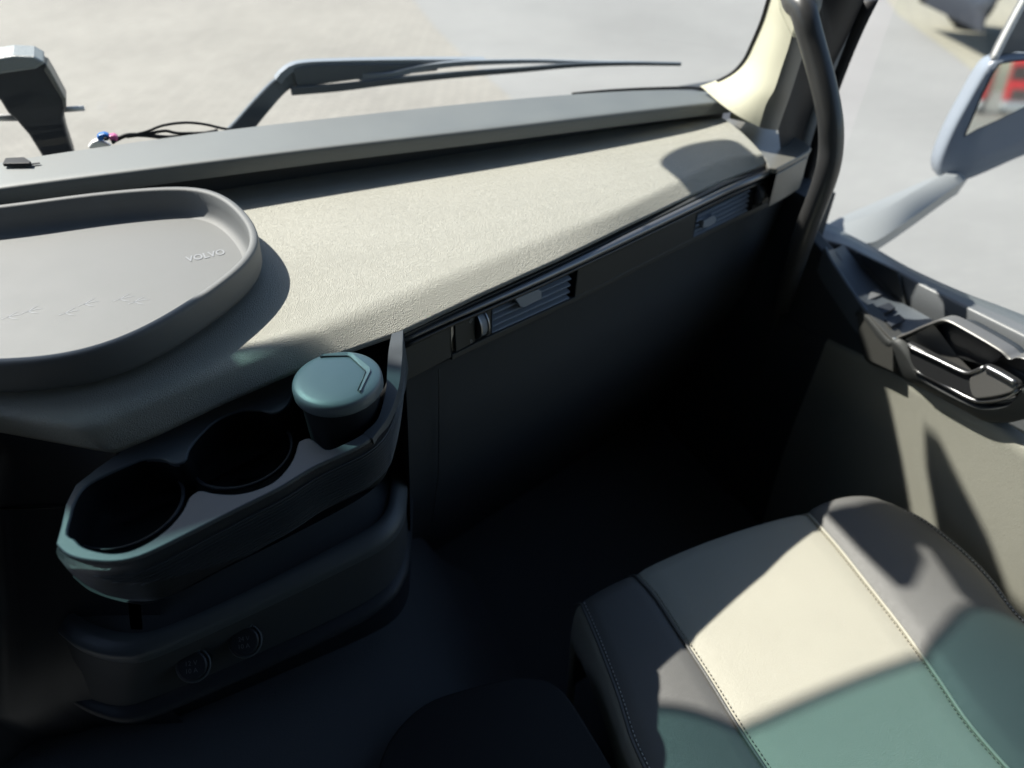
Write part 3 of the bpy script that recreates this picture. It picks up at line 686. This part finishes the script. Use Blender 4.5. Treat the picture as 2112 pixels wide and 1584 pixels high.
# outer side walls
def wall(edge, sx):
    cols_ = []
    for ox, oz in ((0, -.0035), (.004, -.005), (.007, -.018), (.009, -.045), (.008, -.085), (.002, -.13), (-.01, -.17)):
        cols_.append([p + Vector((sx * ox, 0, oz)) for p in edge])
    return front(cols_)
ws = grid('seat_side', wall(E0, -1), 'cream_leather', seat); ws['label'] = 'cream side of the cushion'
grid('seat_side', wall(E3, 1), 'grey_leather', seat)
def piping(c, off, m='grey_leather'):
    f = c[0]
    pts = [f + Vector((off, .010, -.10)), f + Vector((off, .019, -.05)), f + Vector((off, .014, -.022)), f + Vector((off, .006, -.008))] + [p + Vector((off, 0, -.0005)) for p in c]
    tube('piping', pts, .0024, m, seat, 8)
piping(E0, 0); piping(S1, -.0005); piping(S2, .0005, 'cream_leather'); piping(E3, 0)
def stitches(c, off, m, lift=.0):
    line = cr(c, 400); L_ = sum((line[i + 1] - line[i]).length for i in range(399)); k = int(L_ / .0062); pts = cr(line[::8], 2 * k)
    obs = [tube('t', [pts[2 * i] + Vector((off, 0, lift + .0006)), (pts[2 * i] + pts[2 * i + 1]) / 2 + Vector((off, 0, lift + .0013)), pts[2 * i + 1] + Vector((off, 0, lift + .0006))], .0009, m, None, 5) for i in range(k)]
    joined('seam_stitching', obs, seat)
stitches(S1, .0055, 'thread', -.0008); stitches(S2, -.0055, 'thread', -.0008); stitches(E0, .005, 'thread_light', .0005); stitches(E3, -.005, 'thread_light', .002)
# base and backrest
box('seat_base', (.42, -.1, Z(FL)), (.86, .32, Z(1.10)), 'under_dark', seat, .02)
rows = []
for x0, x1, y, d in ((.34, .94, -.12, 1.0), (.32, .96, -.16, .7), (.32, .96, -.22, .3), (.38, .90, -.27, .05), (.46, .82, -.29, -.02)):
    rows.append([Vector((x0, y - .1, Z(d))), Vector((x0, y, Z(d))), Vector((x0 + .06, y + .03, Z(d))), Vector((x1 - .06, y + .03, Z(d))), Vector((x1, y, Z(d))), Vector((x1, y - .1, Z(d)))])
grid('backrest', rows, 'grey_leather', seat, close_u=True, caps=True)

# ================================================================== DOOR
door = thing('cab_door', 'open topped cream and dark passenger door with chrome pull and grey window sill', 'door', (1.15, .5, Z(FL)))
XD = 1.045
ptop = [(1640, 668), (1700, 700), (1787, 741), (1842, 770), (1923, 812), (2029, 864), (2070, 872), (2112, 868), (2250, 840)]
tp = [P(1600, 640, X=XD)] + pp(ptop, X=XD); 
tp = [Vector((XD, .98, tp[0].z)), ] + [p for p in tp if .43 < p.y < .95] + [Vector((XD, .36, Z(.785))), Vector((XD, .1, Z(.78))), Vector((XD, -.25, Z(.78)))]
tp = cr(tp, 60)
rows = [[p + Vector((.02, 0, .004)) for p in tp], [p + Vector((.004, 0, .002)) for p in tp], [p + Vector((0, 0, -.004)) for p in tp], [p + Vector((0, 0, -.02)) for p in tp]]
for dd, xo in ((.95, -.004), (1.05, -.010), (1.15, -.012), (1.25, -.008), (FL, .0)): rows.append([Vector((XD + xo, p.y, Z(dd))) for p in tp])
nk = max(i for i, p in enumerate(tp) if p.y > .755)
grid('shaded_card_front', [r[:nk + 1] for r in rows], 'under_dark', door)  # front of the cream card, its shade put in as a dark material
rows = [r[nk:] for r in rows]
dp = grid('door_card', rows, 'door_cream', door); dp['label'] = 'cream grained door card'
prism('door_front_panel', pp([(1540, 430), (1655, 470), (1706, 530), (1768, 640), (1790, 748), (1640, 672), (1540, 620)], X=1.05), (.03, 0, 0), 'under_dark', door, .004)
# window sill ledge, from window glass line inward
so_px = [(1690, 453), (1704, 459), (1760, 488), (1807, 513), (1850, 538), (1898, 563), (1983, 601), (2050, 626), (2112, 650), (2250, 705)]
si_px = [(1668, 490), (1690, 492), (1740, 505), (1765, 516), (1810, 538), (1850, 557), (1898, 584), (1983, 626), (2074, 671), (2112, 690), (2230, 750)]
A = cr(pp(so_px, X=1.175), 50); Bq = cr(pp(si_px, X=1.13), 50)
rows = [[a + Vector((.005, 0, -.2)) for a in A], [a + Vector((.003, 0, -.004)) for a in A], A, [a.lerp(b, .5) for a, b in zip(A, Bq)], [a.lerp(b, .9) for a, b in zip(A, Bq)], Bq, [b + Vector((-.003, 0, -.004)) for b in Bq], [b + Vector((-.004, 0, -.03)) for b in Bq], [b + Vector((.0, 0, -.06)) for b in Bq]]
g = grid('window_sill', rows, 'truck_grey', door); M['sill_grey'] = mat('sill_grey', (.16, .17, .18), .38, fine=900, bump=.3, dist=.0003); g.data.materials[0] = M['sill_grey']
# switch pocket floor between sill and armrest
pf = pp([(1762, 520), (1755, 590), (1860, 640), (1878, 628)], X=1.11)
fl_o = cr(pp([(1700, 510), (1712, 535), (1727, 557), (1777, 629), (1832, 690), (1846, 699)], X=1.025), 30)      # inner top edge of the arm unit
fl_i = cr([P(1740, 505, X=1.12), P(1768, 540, X=1.12), P(1800, 575, X=1.12), P(1850, 618, X=1.12), P(1890, 640, X=1.115), P(1925, 660, X=1.11)], 30)
grid('switch_tray', [[p + Vector((0, 0, -.05)) for p in fl_o], [p + Vector((-.001, 0, -.003)) for p in fl_o], fl_o, [p + Vector((.006, 0, 0)) for p in fl_o], [a.lerp(b, .16) + Vector((0, 0, -.008)) for a, b in zip(fl_o, fl_i)], [a.lerp(b, .6) + Vector((0, 0, -.007)) for a, b in zip(fl_o, fl_i)], fl_i], 'console_grey', door)
for px_ in ([(1800, 640), (1832, 628), (1846, 640), (1815, 655)], [(1822, 664), (1852, 652), (1866, 664), (1838, 678)], [(1775, 608), (1805, 596), (1820, 612), (1790, 624)]):
    prism('window_switch', pp(px_, .735), (0, 0, .006), 'dark_plastic', door, .002)
prism('speaker_grille', pp([(1765, 519), (1850, 560), (1862, 606), (1868, 632), (1812, 578), (1780, 545)], X=1.118), (.006, 0, 0), 'panel_dark', door, .002)
# arm unit front face
af_t = cr(pp([(1766, 645), (1775, 640), (1800, 665), (1834, 703), (1846, 702), (1870, 730), (1890, 770), (1923, 795), (1990, 830), (2030, 842), (2075, 836), (2100, 815), (2112, 800), (2220, 780)], X=1.02), 60)
af_b = cr(pp([(1765, 662), (1772, 690), (1786, 743), (1842, 769), (1880, 790), (1923, 811), (1980, 842), (2029, 867), (2075, 872), (2112, 865), (2240, 835)], X=1.04), 60)
grid('armrest_face', [[p + Vector((.02, 0, .003)) for p in af_t], af_t, [a.lerp(b, .1) + Vector((-.002, 0, 0)) for a, b in zip(af_t, af_b)], [a.lerp(b, .9) for a, b in zip(af_t, af_b)], af_b, [p + Vector((.03, 0, -.003)) for p in af_b]], 'panel_dark', door)
prism('armrest_end', pp([(1766, 645), (1775, 632), (1832, 692), (1842, 702), (1842, 768), (1786, 742), (1770, 690)], X=1.022), (.03, 0, 0), 'panel_taupe', door, .002)
# bezel ring round the pull recess
bez = cr(pp([(1846, 700), (1880, 682), (1922, 664), (1953, 657), (2000, 680), (2071, 722), (2090, 740), (2112, 735), (2150, 760), (2150, 830), (2098, 815), (2075, 826), (2030, 834), (1990, 818), (1890, 768), (1868, 730)], X=1.035), 90, True)
bcen = sum(bez, Vector()) / len(bez)
def bz(k, dx): return [Vector((p.x + dx, bcen.y + (p.y - bcen.y) * k, bcen.z + (p.z - bcen.z) * k)) for p in bez]
grid('pull_bezel', [bz(1.0, .02), bz(1.0, 0), bz(.985, -.006), bz(.95, -.006), bz(.93, .002), bz(.86, .035)], 'brushed', door, close_u=True)
grid('pull_recess', [bz(.87, .033), bz(.8, .05), bz(.02, .05)], 'dark_plastic', door, close_u=True)
prism('recess_pad', cr(pp([(1930, 672), (1950, 664), (2062, 722), (2070, 735), (2035, 755), (2020, 752), (1968, 735), (1945, 705)], X=1.055), 40, True), (.01, 0, 0), 'gloss_black', door, .003)
grid('recess_cheek', [lin([P(1858, 704, X=1.034), P(1925, 669, X=1.036)], 12), lin([P(1868, 722, X=1.040), P(1942, 690, X=1.046)], 12), lin([P(1885, 745, X=1.044), P(1975, 735, X=1.056)], 12), lin([P(1895, 765, X=1.046), P(2015, 775, X=1.060)], 12)], 'brushed', door)
# pull lever
lev = pp([(1872, 714), (1880, 712), (1992, 768), (2030, 754), (2094, 788), (2098, 800), (2085, 812), (2030, 824), (1995, 816), (1892, 766)], X=1.015)
prism('door_pull', cr(lev, 60, True), (.014, 0, 0), 'gloss_black', door, .003, 3)
tube('pull_highlight_edge', pp([(1874, 715), (1930, 741), (1985, 767), (2005, 768), (2030, 757)], X=1.013), .0032, 'chrome', door, 8, 20)
tube('pull_highlight_edge', pp([(2034, 757), (2065, 773), (2094, 790)], X=1.012), .0045, 'chrome', door, 8, 12)
tube('pull_highlight_edge', pp([(1887, 764), (1940, 790), (2000, 822), (2030, 828), (2075, 820), (2100, 803)], X=1.018), .0032, 'chrome', door, 8, 24)
prism('pull_end', cr(pp([(2000, 778), (2036, 762), (2092, 792), (2096, 800), (2080, 812), (2030, 822), (2005, 818)], X=1.0125), 40, True), (.01, 0, 0), 'brushed', door, .003, 3)
# door frame uprights at the front of the window
def strip(name, left, right, m, parent, th=.012, n=16):
    a, b = cr(left, n), cr(right, n)
    o = grid(name, [a, [p.lerp(q, .5) + Vector((-.003, -.003, 0)) for p, q in zip(a, b)], b], m, parent); mods(o, solid=th, off=0); return o
g = strip('window_seal', [P(1778, 0, X=1.1), P(1745, 60, X=1.1), P(1700, 200, X=1.1), P(1664, 320, X=1.1), P(1648, 400, X=1.1), P(1640, 450, X=1.1)],
      [P(1812, 0, X=1.11), P(1778, 70, X=1.11), P(1725, 200, X=1.11), P(1690, 320, X=1.11), P(1664, 400, X=1.11), P(1656, 450, X=1.11)], 'rubber', door)
strip('window_frame', [P(1745, 0, X=1.085), P(1715, 90, X=1.085), P(1672, 200, X=1.085), P(1640, 290, X=1.085), P(1628, 360, X=1.085)],
      [P(1780, 0, X=1.095), P(1750, 70, X=1.095), P(1704, 195, X=1.095), P(1666, 320, X=1.095), P(1650, 400, X=1.095)], 'truck_grey', door)
M['frame_grey'] = mat('frame_grey', (.17, .175, .18), .4); door.children[-1].data.materials[0] = M['frame_grey']
grid('window_glass', [[Vector((1.15, .96, Z(.74))), Vector((1.15, -.25, Z(.66)))], [Vector((1.15, .90, Z(-.5))), Vector((1.15, -.25, Z(-.5)))]], 'glass', door, smooth=False)
grid('outer_skin', [[a + Vector((.012, 0, -.012)) for a in A], [a + Vector((.03, 0, -.05)) for a in A], [a + Vector((.05, 0, -.6)) for a in A]], 'truck_grey', door)

# ================================================================== A-PILLAR, SEALS
pil = thing('windscreen_pillar', 'cream trimmed windscreen pillar with taupe edge beside the grab handle', 'pillar', P(1566, 258, .47))
wl_px = [(1590, 0, 1.04), (1576, 45, 1.05), (1556, 92, 1.065), (1540, 125, 1.075), (1518, 150, 1.085), (1488, 168, 1.095), (1450, 182, 1.10)]
left = [P(u, v, Y=y) for u, v, y in wl_px]
rgt = [P(1640, 0, X=.955), P(1637, 50, X=.953), P(1628, 92, X=.95), P(1612, 140, X=.947), P(1597, 185, X=.943), P(1580, 215, X=.94), P(1566, 262, X=.937)]
left = [left[0] + (left[0] - left[1]) * 3] + left; rgt = [rgt[0] + Vector((0, 0, .1)) + (rgt[0] - rgt[1]) * .2] + rgt
lf, rg = cr(left, 40), cr(rgt, 40)
rows = [[p + Vector((.002, .012, 0)) for p in lf], lf]
for k in range(1, 9): rows.append([a.lerp(b, k / 9) + Vector((-.012, -.012, 0)) * math.sin(math.pi * k / 9) for a, b in zip(lf, rg)])
rows += [rg, [p + Vector((.02, .02, 0)) for p in rg]]
o = grid('pillar_trim', rows, 'pillar_cream', pil); autosmooth(o, 40)
# lower cream foot between ledge end and cap
prism('pillar_foot', pp([(1535, 203), (1590, 192), (1584, 215), (1570, 260), (1540, 254), (1503, 246)], .49), (0, 0, .012), 'pillar_cream', pil, .004)
tx = [P(1700, -12, X=1.0), P(1692, 20, X=.995), P(1668, 82, X=.99), P(1655, 118, X=.985), P(1632, 190, X=.98), P(1614, 240, X=.975), P(1605, 268, X=.97)]
tx = [tx[0] + Vector((0, 0, .12))] + tx
tx = cr(tx, 40)
o = grid('pillar_edge', [rg, [a.lerp(b, .3) + Vector((-.003, -.004, 0)) for a, b in zip(rg, tx)], [a.lerp(b, .8) + Vector((-.002, -.003, 0)) for a, b in zip(rg, tx)], tx, [p + Vector((.03, .02, 0)) for p in tx]], 'taupe', pil)
bx = [P(1760, -12, X=1.05), P(1740, 40, X=1.05), P(1700, 130, X=1.05), P(1668, 200, X=1.05), P(1645, 262, X=1.05), P(1632, 330, X=1.05), P(1625, 420, X=1.05)]
bx = cr([bx[0] + Vector((0, 0, .12))] + bx, 40)
o = grid('door_seal', [tx, [a.lerp(b, .5) + Vector((-.006, -.006, 0)) for a, b in zip(tx, bx)], bx, [p + Vector((.04, .01, 0)) for p in bx]], 'rubber', pil)
# recess bracket for the handle
prism('handle_mount', pp([(1598, -40), (1642, -40), (1650, 30), (1636, 84), (1622, 60), (1604, 20)], X=.945), (.02, .01, 0), 'pillar_cream', pil, .006)

# ================================================================== GRAB HANDLE
gh = thing('grab_handle', 'curved black grab bar fixed to the cream pillar', 'grab handle', P(1700, 300, X=.95))
hp = [P(1632, -30, X=.955), P(1640, 2, X=.935), P(1655, 16, X=.93), P(1664, 46, X=.93), P(1673, 80, X=.935), P(1684, 120, X=.94), P(1696, 165, X=.945), P(1706, 210, X=.95), P(1713, 255, X=.955), P(1714, 300, X=.96), P(1709, 341, X=.96), P(1698, 380, X=.96), P(1683, 420, X=.96), P(1668, 458, X=.96), P(1650, 510, X=.965), P(1628, 575, X=.985), P(1610, 630, X=1.02)]
tube('grab_bar', cr(hp, 70), [.0195] * 70, 'bar_black', gh, 20)

# ================================================================== WINDSCREEN
ws_ = thing('windscreen', 'large clear curved windscreen in front of the grey ledge', 'windscreen', (.3, 1.25, Z(.45)))
bt = [Vector((-1.2, 1.12, 0)), Vector((-.8, 1.27, 0)), Vector((-.3, 1.33, 0)), Vector((.1, 1.31, 0)), Vector((.5, 1.26, 0)), Vector((.8, 1.19, 0)), Vector((.93, 1.13, 0)), Vector((1.0, 1.07, 0))]
bt = cr(bt, 40)
rows = []
for k in range(9):
    t = k / 8; d = .46 - 1.2 * t; rows.append([Vector((p.x * (1 - .03 * t), p.y - .17 * t, Z(d))) for p in bt])
grid('glass_pane', rows, 'glass', ws_)
tube('glass_seal', [P(1180, 194, .452), P(1260, 187, .454), P(1340, 183, .455), P(1420, 181, .455), P(1460, 184, .455)], .003, 'rubber', ws_, 8, 30)
tube('glass_seal', [p + Vector((.0, .006, 0)) for p in lf[:36]], .0035, 'rubber', ws_, 8)

# ================================================================== WIPER
wi = thing('windscreen_wiper', 'grey wiper arm and blade parked low outside the windscreen', 'wiper', P(500, 262, Y=1.36))
arm = [P(478, 285, Y=1.37), P(500, 262, Y=1.37), P(540, 215, Y=1.37), P(575, 178, Y=1.38), P(605, 160, Y=1.385), P(660, 150, Y=1.385), P(760, 143, Y=1.38), P(900, 136, Y=1.37)]
a_ = cr(arm, 40)
def ribbon(name, pts, w, h, m, parent, wdir=Vector((0, 0, 1)), hdir=Vector((0, 1, 0))):
    rows = []
    for i, p in enumerate(pts):
        ww = w[0] + (w[1] - w[0]) * i / (len(pts) - 1); t = (pts[min(i + 1, len(pts) - 1)] - pts[max(0, i - 1)]).normalized()
        wd = t.cross(hdir).normalized(); hd = wd.cross(t).normalized()
        rows.append([p + wd * ww + hd * h, p - wd * ww + hd * h, p - wd * ww - hd * h, p + wd * ww - hd * h])
    o = grid(name, rows, m, parent, close_u=True, caps=True, smooth=False); o.modifiers.new('b', 'BEVEL').width = min(w[1], h) * .35; return o
M['wiper_grey'] = mat('wiper_grey', (.11, .13, .15), .3, spec=.6)
ribbon('wiper_arm', a_[:22], (.017, .012), .006, 'wiper_grey', wi)
ribbon('arm_channel', cr(arm[4:], 20), (.020, .006), .012, 'wiper_grey', wi)
ribbon('wiper_blade', cr([P(600, 188, Y=1.37), P(700, 180, Y=1.365), P(800, 168, Y=1.355), P(930, 155, Y=1.34), P(1080, 143, Y=1.32), P(1190, 134, Y=1.295), P(1300, 131, Y=1.27), P(1405, 132, Y=1.22)], 40), (.007, .003), .004, 'wiper_grey', wi)
ribbon('blade_rail', cr([P(740, 158, Y=1.375), P(800, 156, Y=1.36), P(870, 140, Y=1.36), P(960, 130, Y=1.345), P(1100, 126, Y=1.33), P(1200, 128, Y=1.3), P(1330, 129, Y=1.27)], 40), (.006, .002), .004, 'truck_grey', wi)
ribbon('arm_cover', cr([P(572, 166, Y=1.38), P(585, 150, Y=1.38), P(615, 134, Y=1.385), P(700, 128, Y=1.385), P(850, 124, Y=1.375), P(1000, 122, Y=1.36)], 30), (.006, .002), .010, 'truck_grey', wi)

# ================================================================== DISPLAY STAND at the far left
ds = thing('display_stand', 'flared black stand with pale top edge outside the windscreen at far left', 'display stand', P(120, 310, Y=1.40))
YS = 1.40
outl = [(-60, 150), (-25, 128), (0, 122), (30, 117), (72, 119), (95, 131), (112, 160), (134, 205), (135, 225), (131, 245), (138, 275), (152, 318), (158, 350), (96, 350), (86, 322), (60, 280), (32, 248), (16, 234), (0, 208), (-30, 190), (-60, 185)]
ol_ = pp(outl, Y=YS)
body = prism('stand_body', ol_, (0, .045, 0), 'dark_plastic', ds, .006, 3)
cap_p = pp([(-60, 172), (-60, 150), (-25, 128), (0, 123), (30, 118), (72, 120), (96, 133), (76, 146), (0, 157)], Y=YS)
M['silver_pad'] = mat('silver_pad', (.30, .33, .33), .38, grain=500, bump=.4, spec=.7)
prism('top_pad', [p + Vector((0, -.004, .003)) for p in cap_p], (0, .055, .004), 'silver_pad', ds, .004)
prism('side_edge', pp([(96, 133), (112, 160), (136, 205), (137, 225), (131, 222), (128, 206), (100, 160), (90, 145)], Y=YS - .003), (0, .05, 0), 'taupe', ds, .002)
tube('stand_lever', [P(128, 226, Y=YS + .03), P(150, 225, Y=YS + .03), P(174, 223, Y=YS + .03)], .0045, 'white_plastic', ds, 10)
tube('stand_lever', [P(-40, 238, Y=YS + .03), P(0, 243, Y=YS + .03), P(34, 243, Y=YS + .03)], .0055, 'white_plastic', ds, 10)

# ================================================================== CABLES behind the ledge
cb = thing('cable_loom', 'loose black cables with white, blue and pink plugs behind the ledge', 'cable', P(230, 290, Y=1.27))
YC = 1.27
for pts, r in (([(236, 290), (262, 279), (300, 279), (340, 283), (390, 281), (450, 270)], .0035), ([(250, 284), (300, 272), (335, 259), (380, 253), (420, 256), (455, 264), (480, 268)], .0022),
               ([(262, 282), (300, 277), (340, 270), (370, 275), (440, 274)], .0025)):
    tube('cable', pp(pts, Y=YC), r, 'rubber', cb, 8, 30)
def blob(name, pts, m, y=YC, th=.014): prism(name, pp(pts, Y=y), (0, th, 0), m, cb, .003)
blob('white_plug', [(180, 306), (190, 294), (203, 288), (215, 292), (228, 300), (232, 308), (205, 312)], 'white_plastic')
blob('blue_plug', [(199, 286), (203, 279), (214, 276), (225, 278), (226, 286), (214, 290), (204, 292)], 'blue_plastic', YC - .006)
blob('black_plug', [(212, 284), (224, 283), (226, 291), (214, 292)], 'rubber', YC - .01)
blob('pink_plug', [(224, 281), (235, 279), (244, 282), (243, 292), (234, 295), (226, 291)], 'pink_plastic', YC - .008)
blob('black_plug', [(228, 290), (240, 291), (238, 298), (231, 299)], 'rubber', YC - .012)

# ================================================================== SIDE MIRROR
sm = thing('side_mirror', 'grey truck side mirror on a pale arm outside the passenger window', 'mirror', P(1704, 459, X=1.2))
ua = cr([P(1700, 463, X=1.19), P(1760, 455, X=1.23), P(1820, 432, X=1.29), P(1880, 398, X=1.38), P(1950, 357, X=1.5), P(1975, 343, X=1.56)], 30)
la = cr([P(1760, 498, X=1.19), P(1800, 500, X=1.22), P(1850, 470, X=1.29), P(1900, 436, X=1.38), P(1975, 382, X=1.5), P(2000, 366, X=1.56)], 30)
o = grid('mirror_arm', [ua, [p.lerp(q, .5) + Vector((0, -.004, .006)) for p, q in zip(ua, la)], la, [p + Vector((0, .003, -.006)) for p in la], [p + Vector((.0, .012, -.045)) for p in la], [p + Vector((0, .03, -.05)) for p in ua]], 'truck_grey', sm, close_u=True)
M['arm_grey'] = mat('arm_grey', (.30, .32, .33), .45); o.data.materials[0] = M['arm_grey']; autosmooth(o, 40)
hx = [(1937, 352), (1940, 325), (1965, 265), (2000, 200), (2030, 148), (2050, 125), (2080, 116), (2112, 114), (2200, 120), (2300, 150), (2330, 230), (2250, 270), (2112, 320), (2050, 347), (2000, 368), (1965, 377), (1945, 368)]
mp0 = P(2040, 260, X=1.56)
mnrm = Vector((-.50, -.80, .13)).normalized()
def MQ(u, v, off=0): return PL(u, v, mp0 + mnrm * off, mnrm)
hc_ = cr([MQ(u, v) for u, v in hx], 70, True); mc = sum(hc_, Vector()) / 70
def sh(k, o_): return [mc + (p - mc) * k - mnrm * o_ for p in hc_]
M['housing_blue'] = mat('housing_blue', (.29, .33, .39), .35)
grid('mirror_housing', [sh(.01, -.003), sh(.5, -.003), sh(.97, -.004), sh(1.0, .0), sh(1.02, .01), sh(1.0, .05), sh(.8, .09), sh(.4, .11), sh(.02, .11)], 'housing_blue', sm, close_u=True)
gx = [(1986, 284), (2005, 240), (2025, 192), (2046, 150), (2060, 130), (2090, 124), (2112, 122), (2220, 128), (2290, 160), (2280, 190), (2112, 222), (2060, 248), (2010, 270)]
prism('mirror_bezel', [MQ(u, v, .005) for u, v in gx], -mnrm * .006, 'rubber', sm, .002)
gc = [MQ(u, v, .0065) for u, v in gx]; g0 = sum(gc, Vector()) / len(gc)
prism('mirror_glass', [g0 + (p - g0) * .95 for p in gc], -mnrm * .001, 'mirror', sm)
u2 = [(2046, 122), (2060, 92), (2090, 36), (2112, -4), (2180, -120), (2300, -120), (2300, 120), (2200, 112), (2112, 106), (2080, 110)]
prism('upper_housing', [MQ(u, v, -.01) for u, v in u2], -mnrm * .02, 'frame_grey', sm, .003)
tube('housing_edge', [MQ(u, v, -.006) for u, v in [(2050, 124), (2062, 98), (2092, 40), (2116, -4), (2180, -120)]], .007, 'white_plastic', sm, 8, 20)

# ================================================================== PARKED CAR and RED TRUCKS
def simple_car(origin, ang, m='car_dark'):
    root = thing('parked_car', 'dark blue parked car blurred beyond the mirror', 'car', origin)
    ca, sa = math.cos(ang), math.sin(ang)
    def T(x, y, z): return Vector((origin.x + x * ca - y * sa, origin.y + x * sa + y * ca, z))
    prof = [(-2.2, .35), (-2.25, .6), (-2.1, .85), (-1.3, .95), (-.7, 1.38), (.7, 1.42), (1.6, 1.05), (2.15, .9), (2.25, .6), (2.2, .35)]
    rows = []
    for y, k in ((-.85, .0), (-.88, .04), (-.6, 1), (0, 1.02), (.6, 1), (.88, .04), (.85, 0)):
        rows.append([T(x, y, z if z < 1 or k > .5 else .95 + (z - .95) * .5) for x, z in prof])
    o = grid('car_body', rows, m, root); 
    for s in (-1, 1):
        prism('car_window', [T(-1.15, s * .8, .97), T(-.65, s * .74, 1.3), (T(.65, s * .74, 1.33)), T(1.4, s * .8, 1.0)], T(0, s * .02, 0) - T(0, 0, 0), 'gloss_black', root)
        for x in (-1.4, 1.4):
            c = [T(x + .33 * math.cos(k / 20 * 6.283), s * .72, .33 + .33 * math.sin(k / 20 * 6.283)) for k in range(20)]
            prism('car_wheel', c, T(0, s * .2, 0) - T(0, 0, 0), 'rubber', root, .02)
    return root
q = P(2240, 84, 2.9); q.z = 0
simple_car(q, R(-22))
def red_truck(x, y, lab):
    root = thing('red_truck', lab, 'truck', Vector((x, y, 0)), 'red trucks parked behind the cab')
    box('truck_body', (x - 1.2, y - 3, .9), (x + 1.2, y, 3.6), 'red_paint', root, .12)
    box('windscreen_pane', (x - 1.05, y, 2.2), (x + 1.05, y + .02, 3.1), 'gloss_black', root)
    box('grille', (x - .8, y, 1.0), (x + .8, y + .03, 1.7), 'panel_dark', root, .01)
    box('bumper', (x - 1.2, y - .3, .35), (x + 1.2, y + .12, .9), 'truck_grey', root, .05)
    for sx in (-1, 1):
        c = [Vector((x + sx * .95, y - 1.2 + .5 * math.cos(k / 20 * 6.283), .5 + .5 * math.sin(k / 20 * 6.283))) for k in range(20)]
        prism('wheel', c, (sx * .25, 0, 0), 'rubber', root, .03)
        box('headlight', (x + sx * 1.05 - .1, y + .10, .6), (x + sx * 1.05 + .1, y + .14, .8), 'white_plastic', root)
for i_, x_ in enumerate((-10.6, -7.2, -3.8, -.4)):
    red_truck(x_, -58 - .4 * i_, ('red truck reflected in the side mirror, %s of the row' % ('leftmost', 'second from left', 'second from right', 'rightmost')[i_]))

# ================================================================== EXTERIOR SUN VISOR, FRONT MIRROR AND ADDED SHADE PLATES (above the windscreen)
YV = 1.5
vis = thing('sun_visor', 'smoked teal exterior sun visor above the windscreen', 'sun visor', (0, YV, Z(-.9)))
def vz(pts, y=YV, along=0): k = (YV - y) * along; return [Vector((x + k * SUN_A / SUN_B, y, Z(d + k / SUN_B))) for x, d in pts]
low = [(-1.2, -.48), (-.9, -.49), (-.75, -.51), (-.65, -.525), (-.58, -.535), (-.5, -.548), (-.445, -.55), (-.42, -.573), (-.397, -.604), (-.382, -.637), (-.373, -.68), (-.36, -.70), (-.29, -.711), (-.165, -.726), (-.088, -.733), (-.02, -.73), (.044, -.72), (.07, -.75), (.1, -.83), (.3, -.9), (1.1, -.9)]
lc = cr(vz(low), 90)
o = grid('visor_shade', [lc] + [[Vector((p.x, YV - .14 * k / 5, p.z * (1 - k / 5) + Z(-1.5) * k / 5)) for p in lc] for k in range(1, 6)], 'teal_visor', vis)
tube('visor_rim', lc, .006, 'rubber', vis, 8)
prism('added_shade_plate', vz([(-.57, -.56), (-.565, -.60), (-.58, -.645), (-.58, -.78), (-.822, -.78), (-.82, -.64), (-.75, -.625), (-.725, -.605), (-.71, -.55), (-.64, -.55)], YV + .02), (0, .02, 0), 'dark_plastic', vis)  # unseen opaque plate added to shade the shelf front and holder rim
fm = thing('front_mirror', 'unseen dark front mirror with an added shade plate outside the windscreen corner', 'mirror', (.3, YV, Z(-.5)))
prism('mirror_arm', vz([(.128, -.428), (.105, -.474), (.065, -.547), (.030, -.618), (.040, -.634), (.061, -.628), (.112, -.604), (.142, -.572), (.150, -.572), (.152, -.590), (.067, -.704), (.050, -.725), (.10, -.80), (.17, -.70), (.205, -.63), (.26, -.593), (.314, -.54), (.366, -.49), (.338, -.470), (.25, -.475), (.17, -.462)], YV - .06, 1), (0, .03, 0), 'dark_plastic', fm)  # unseen plate, outline shaped to throw the dark areas on bolster and door
prism('mirror_housing', cr(vz([(.300, -.350), (.306, -.330), (.328, -.310), (.370, -.288), (.425, -.273), (.475, -.277), (.496, -.292), (.49, -.32), (.45, -.345), (.39, -.355), (.33, -.358)], YV - .06, 1), 60, True), (0, .06, 0), 'dark_plastic', fm, .004)
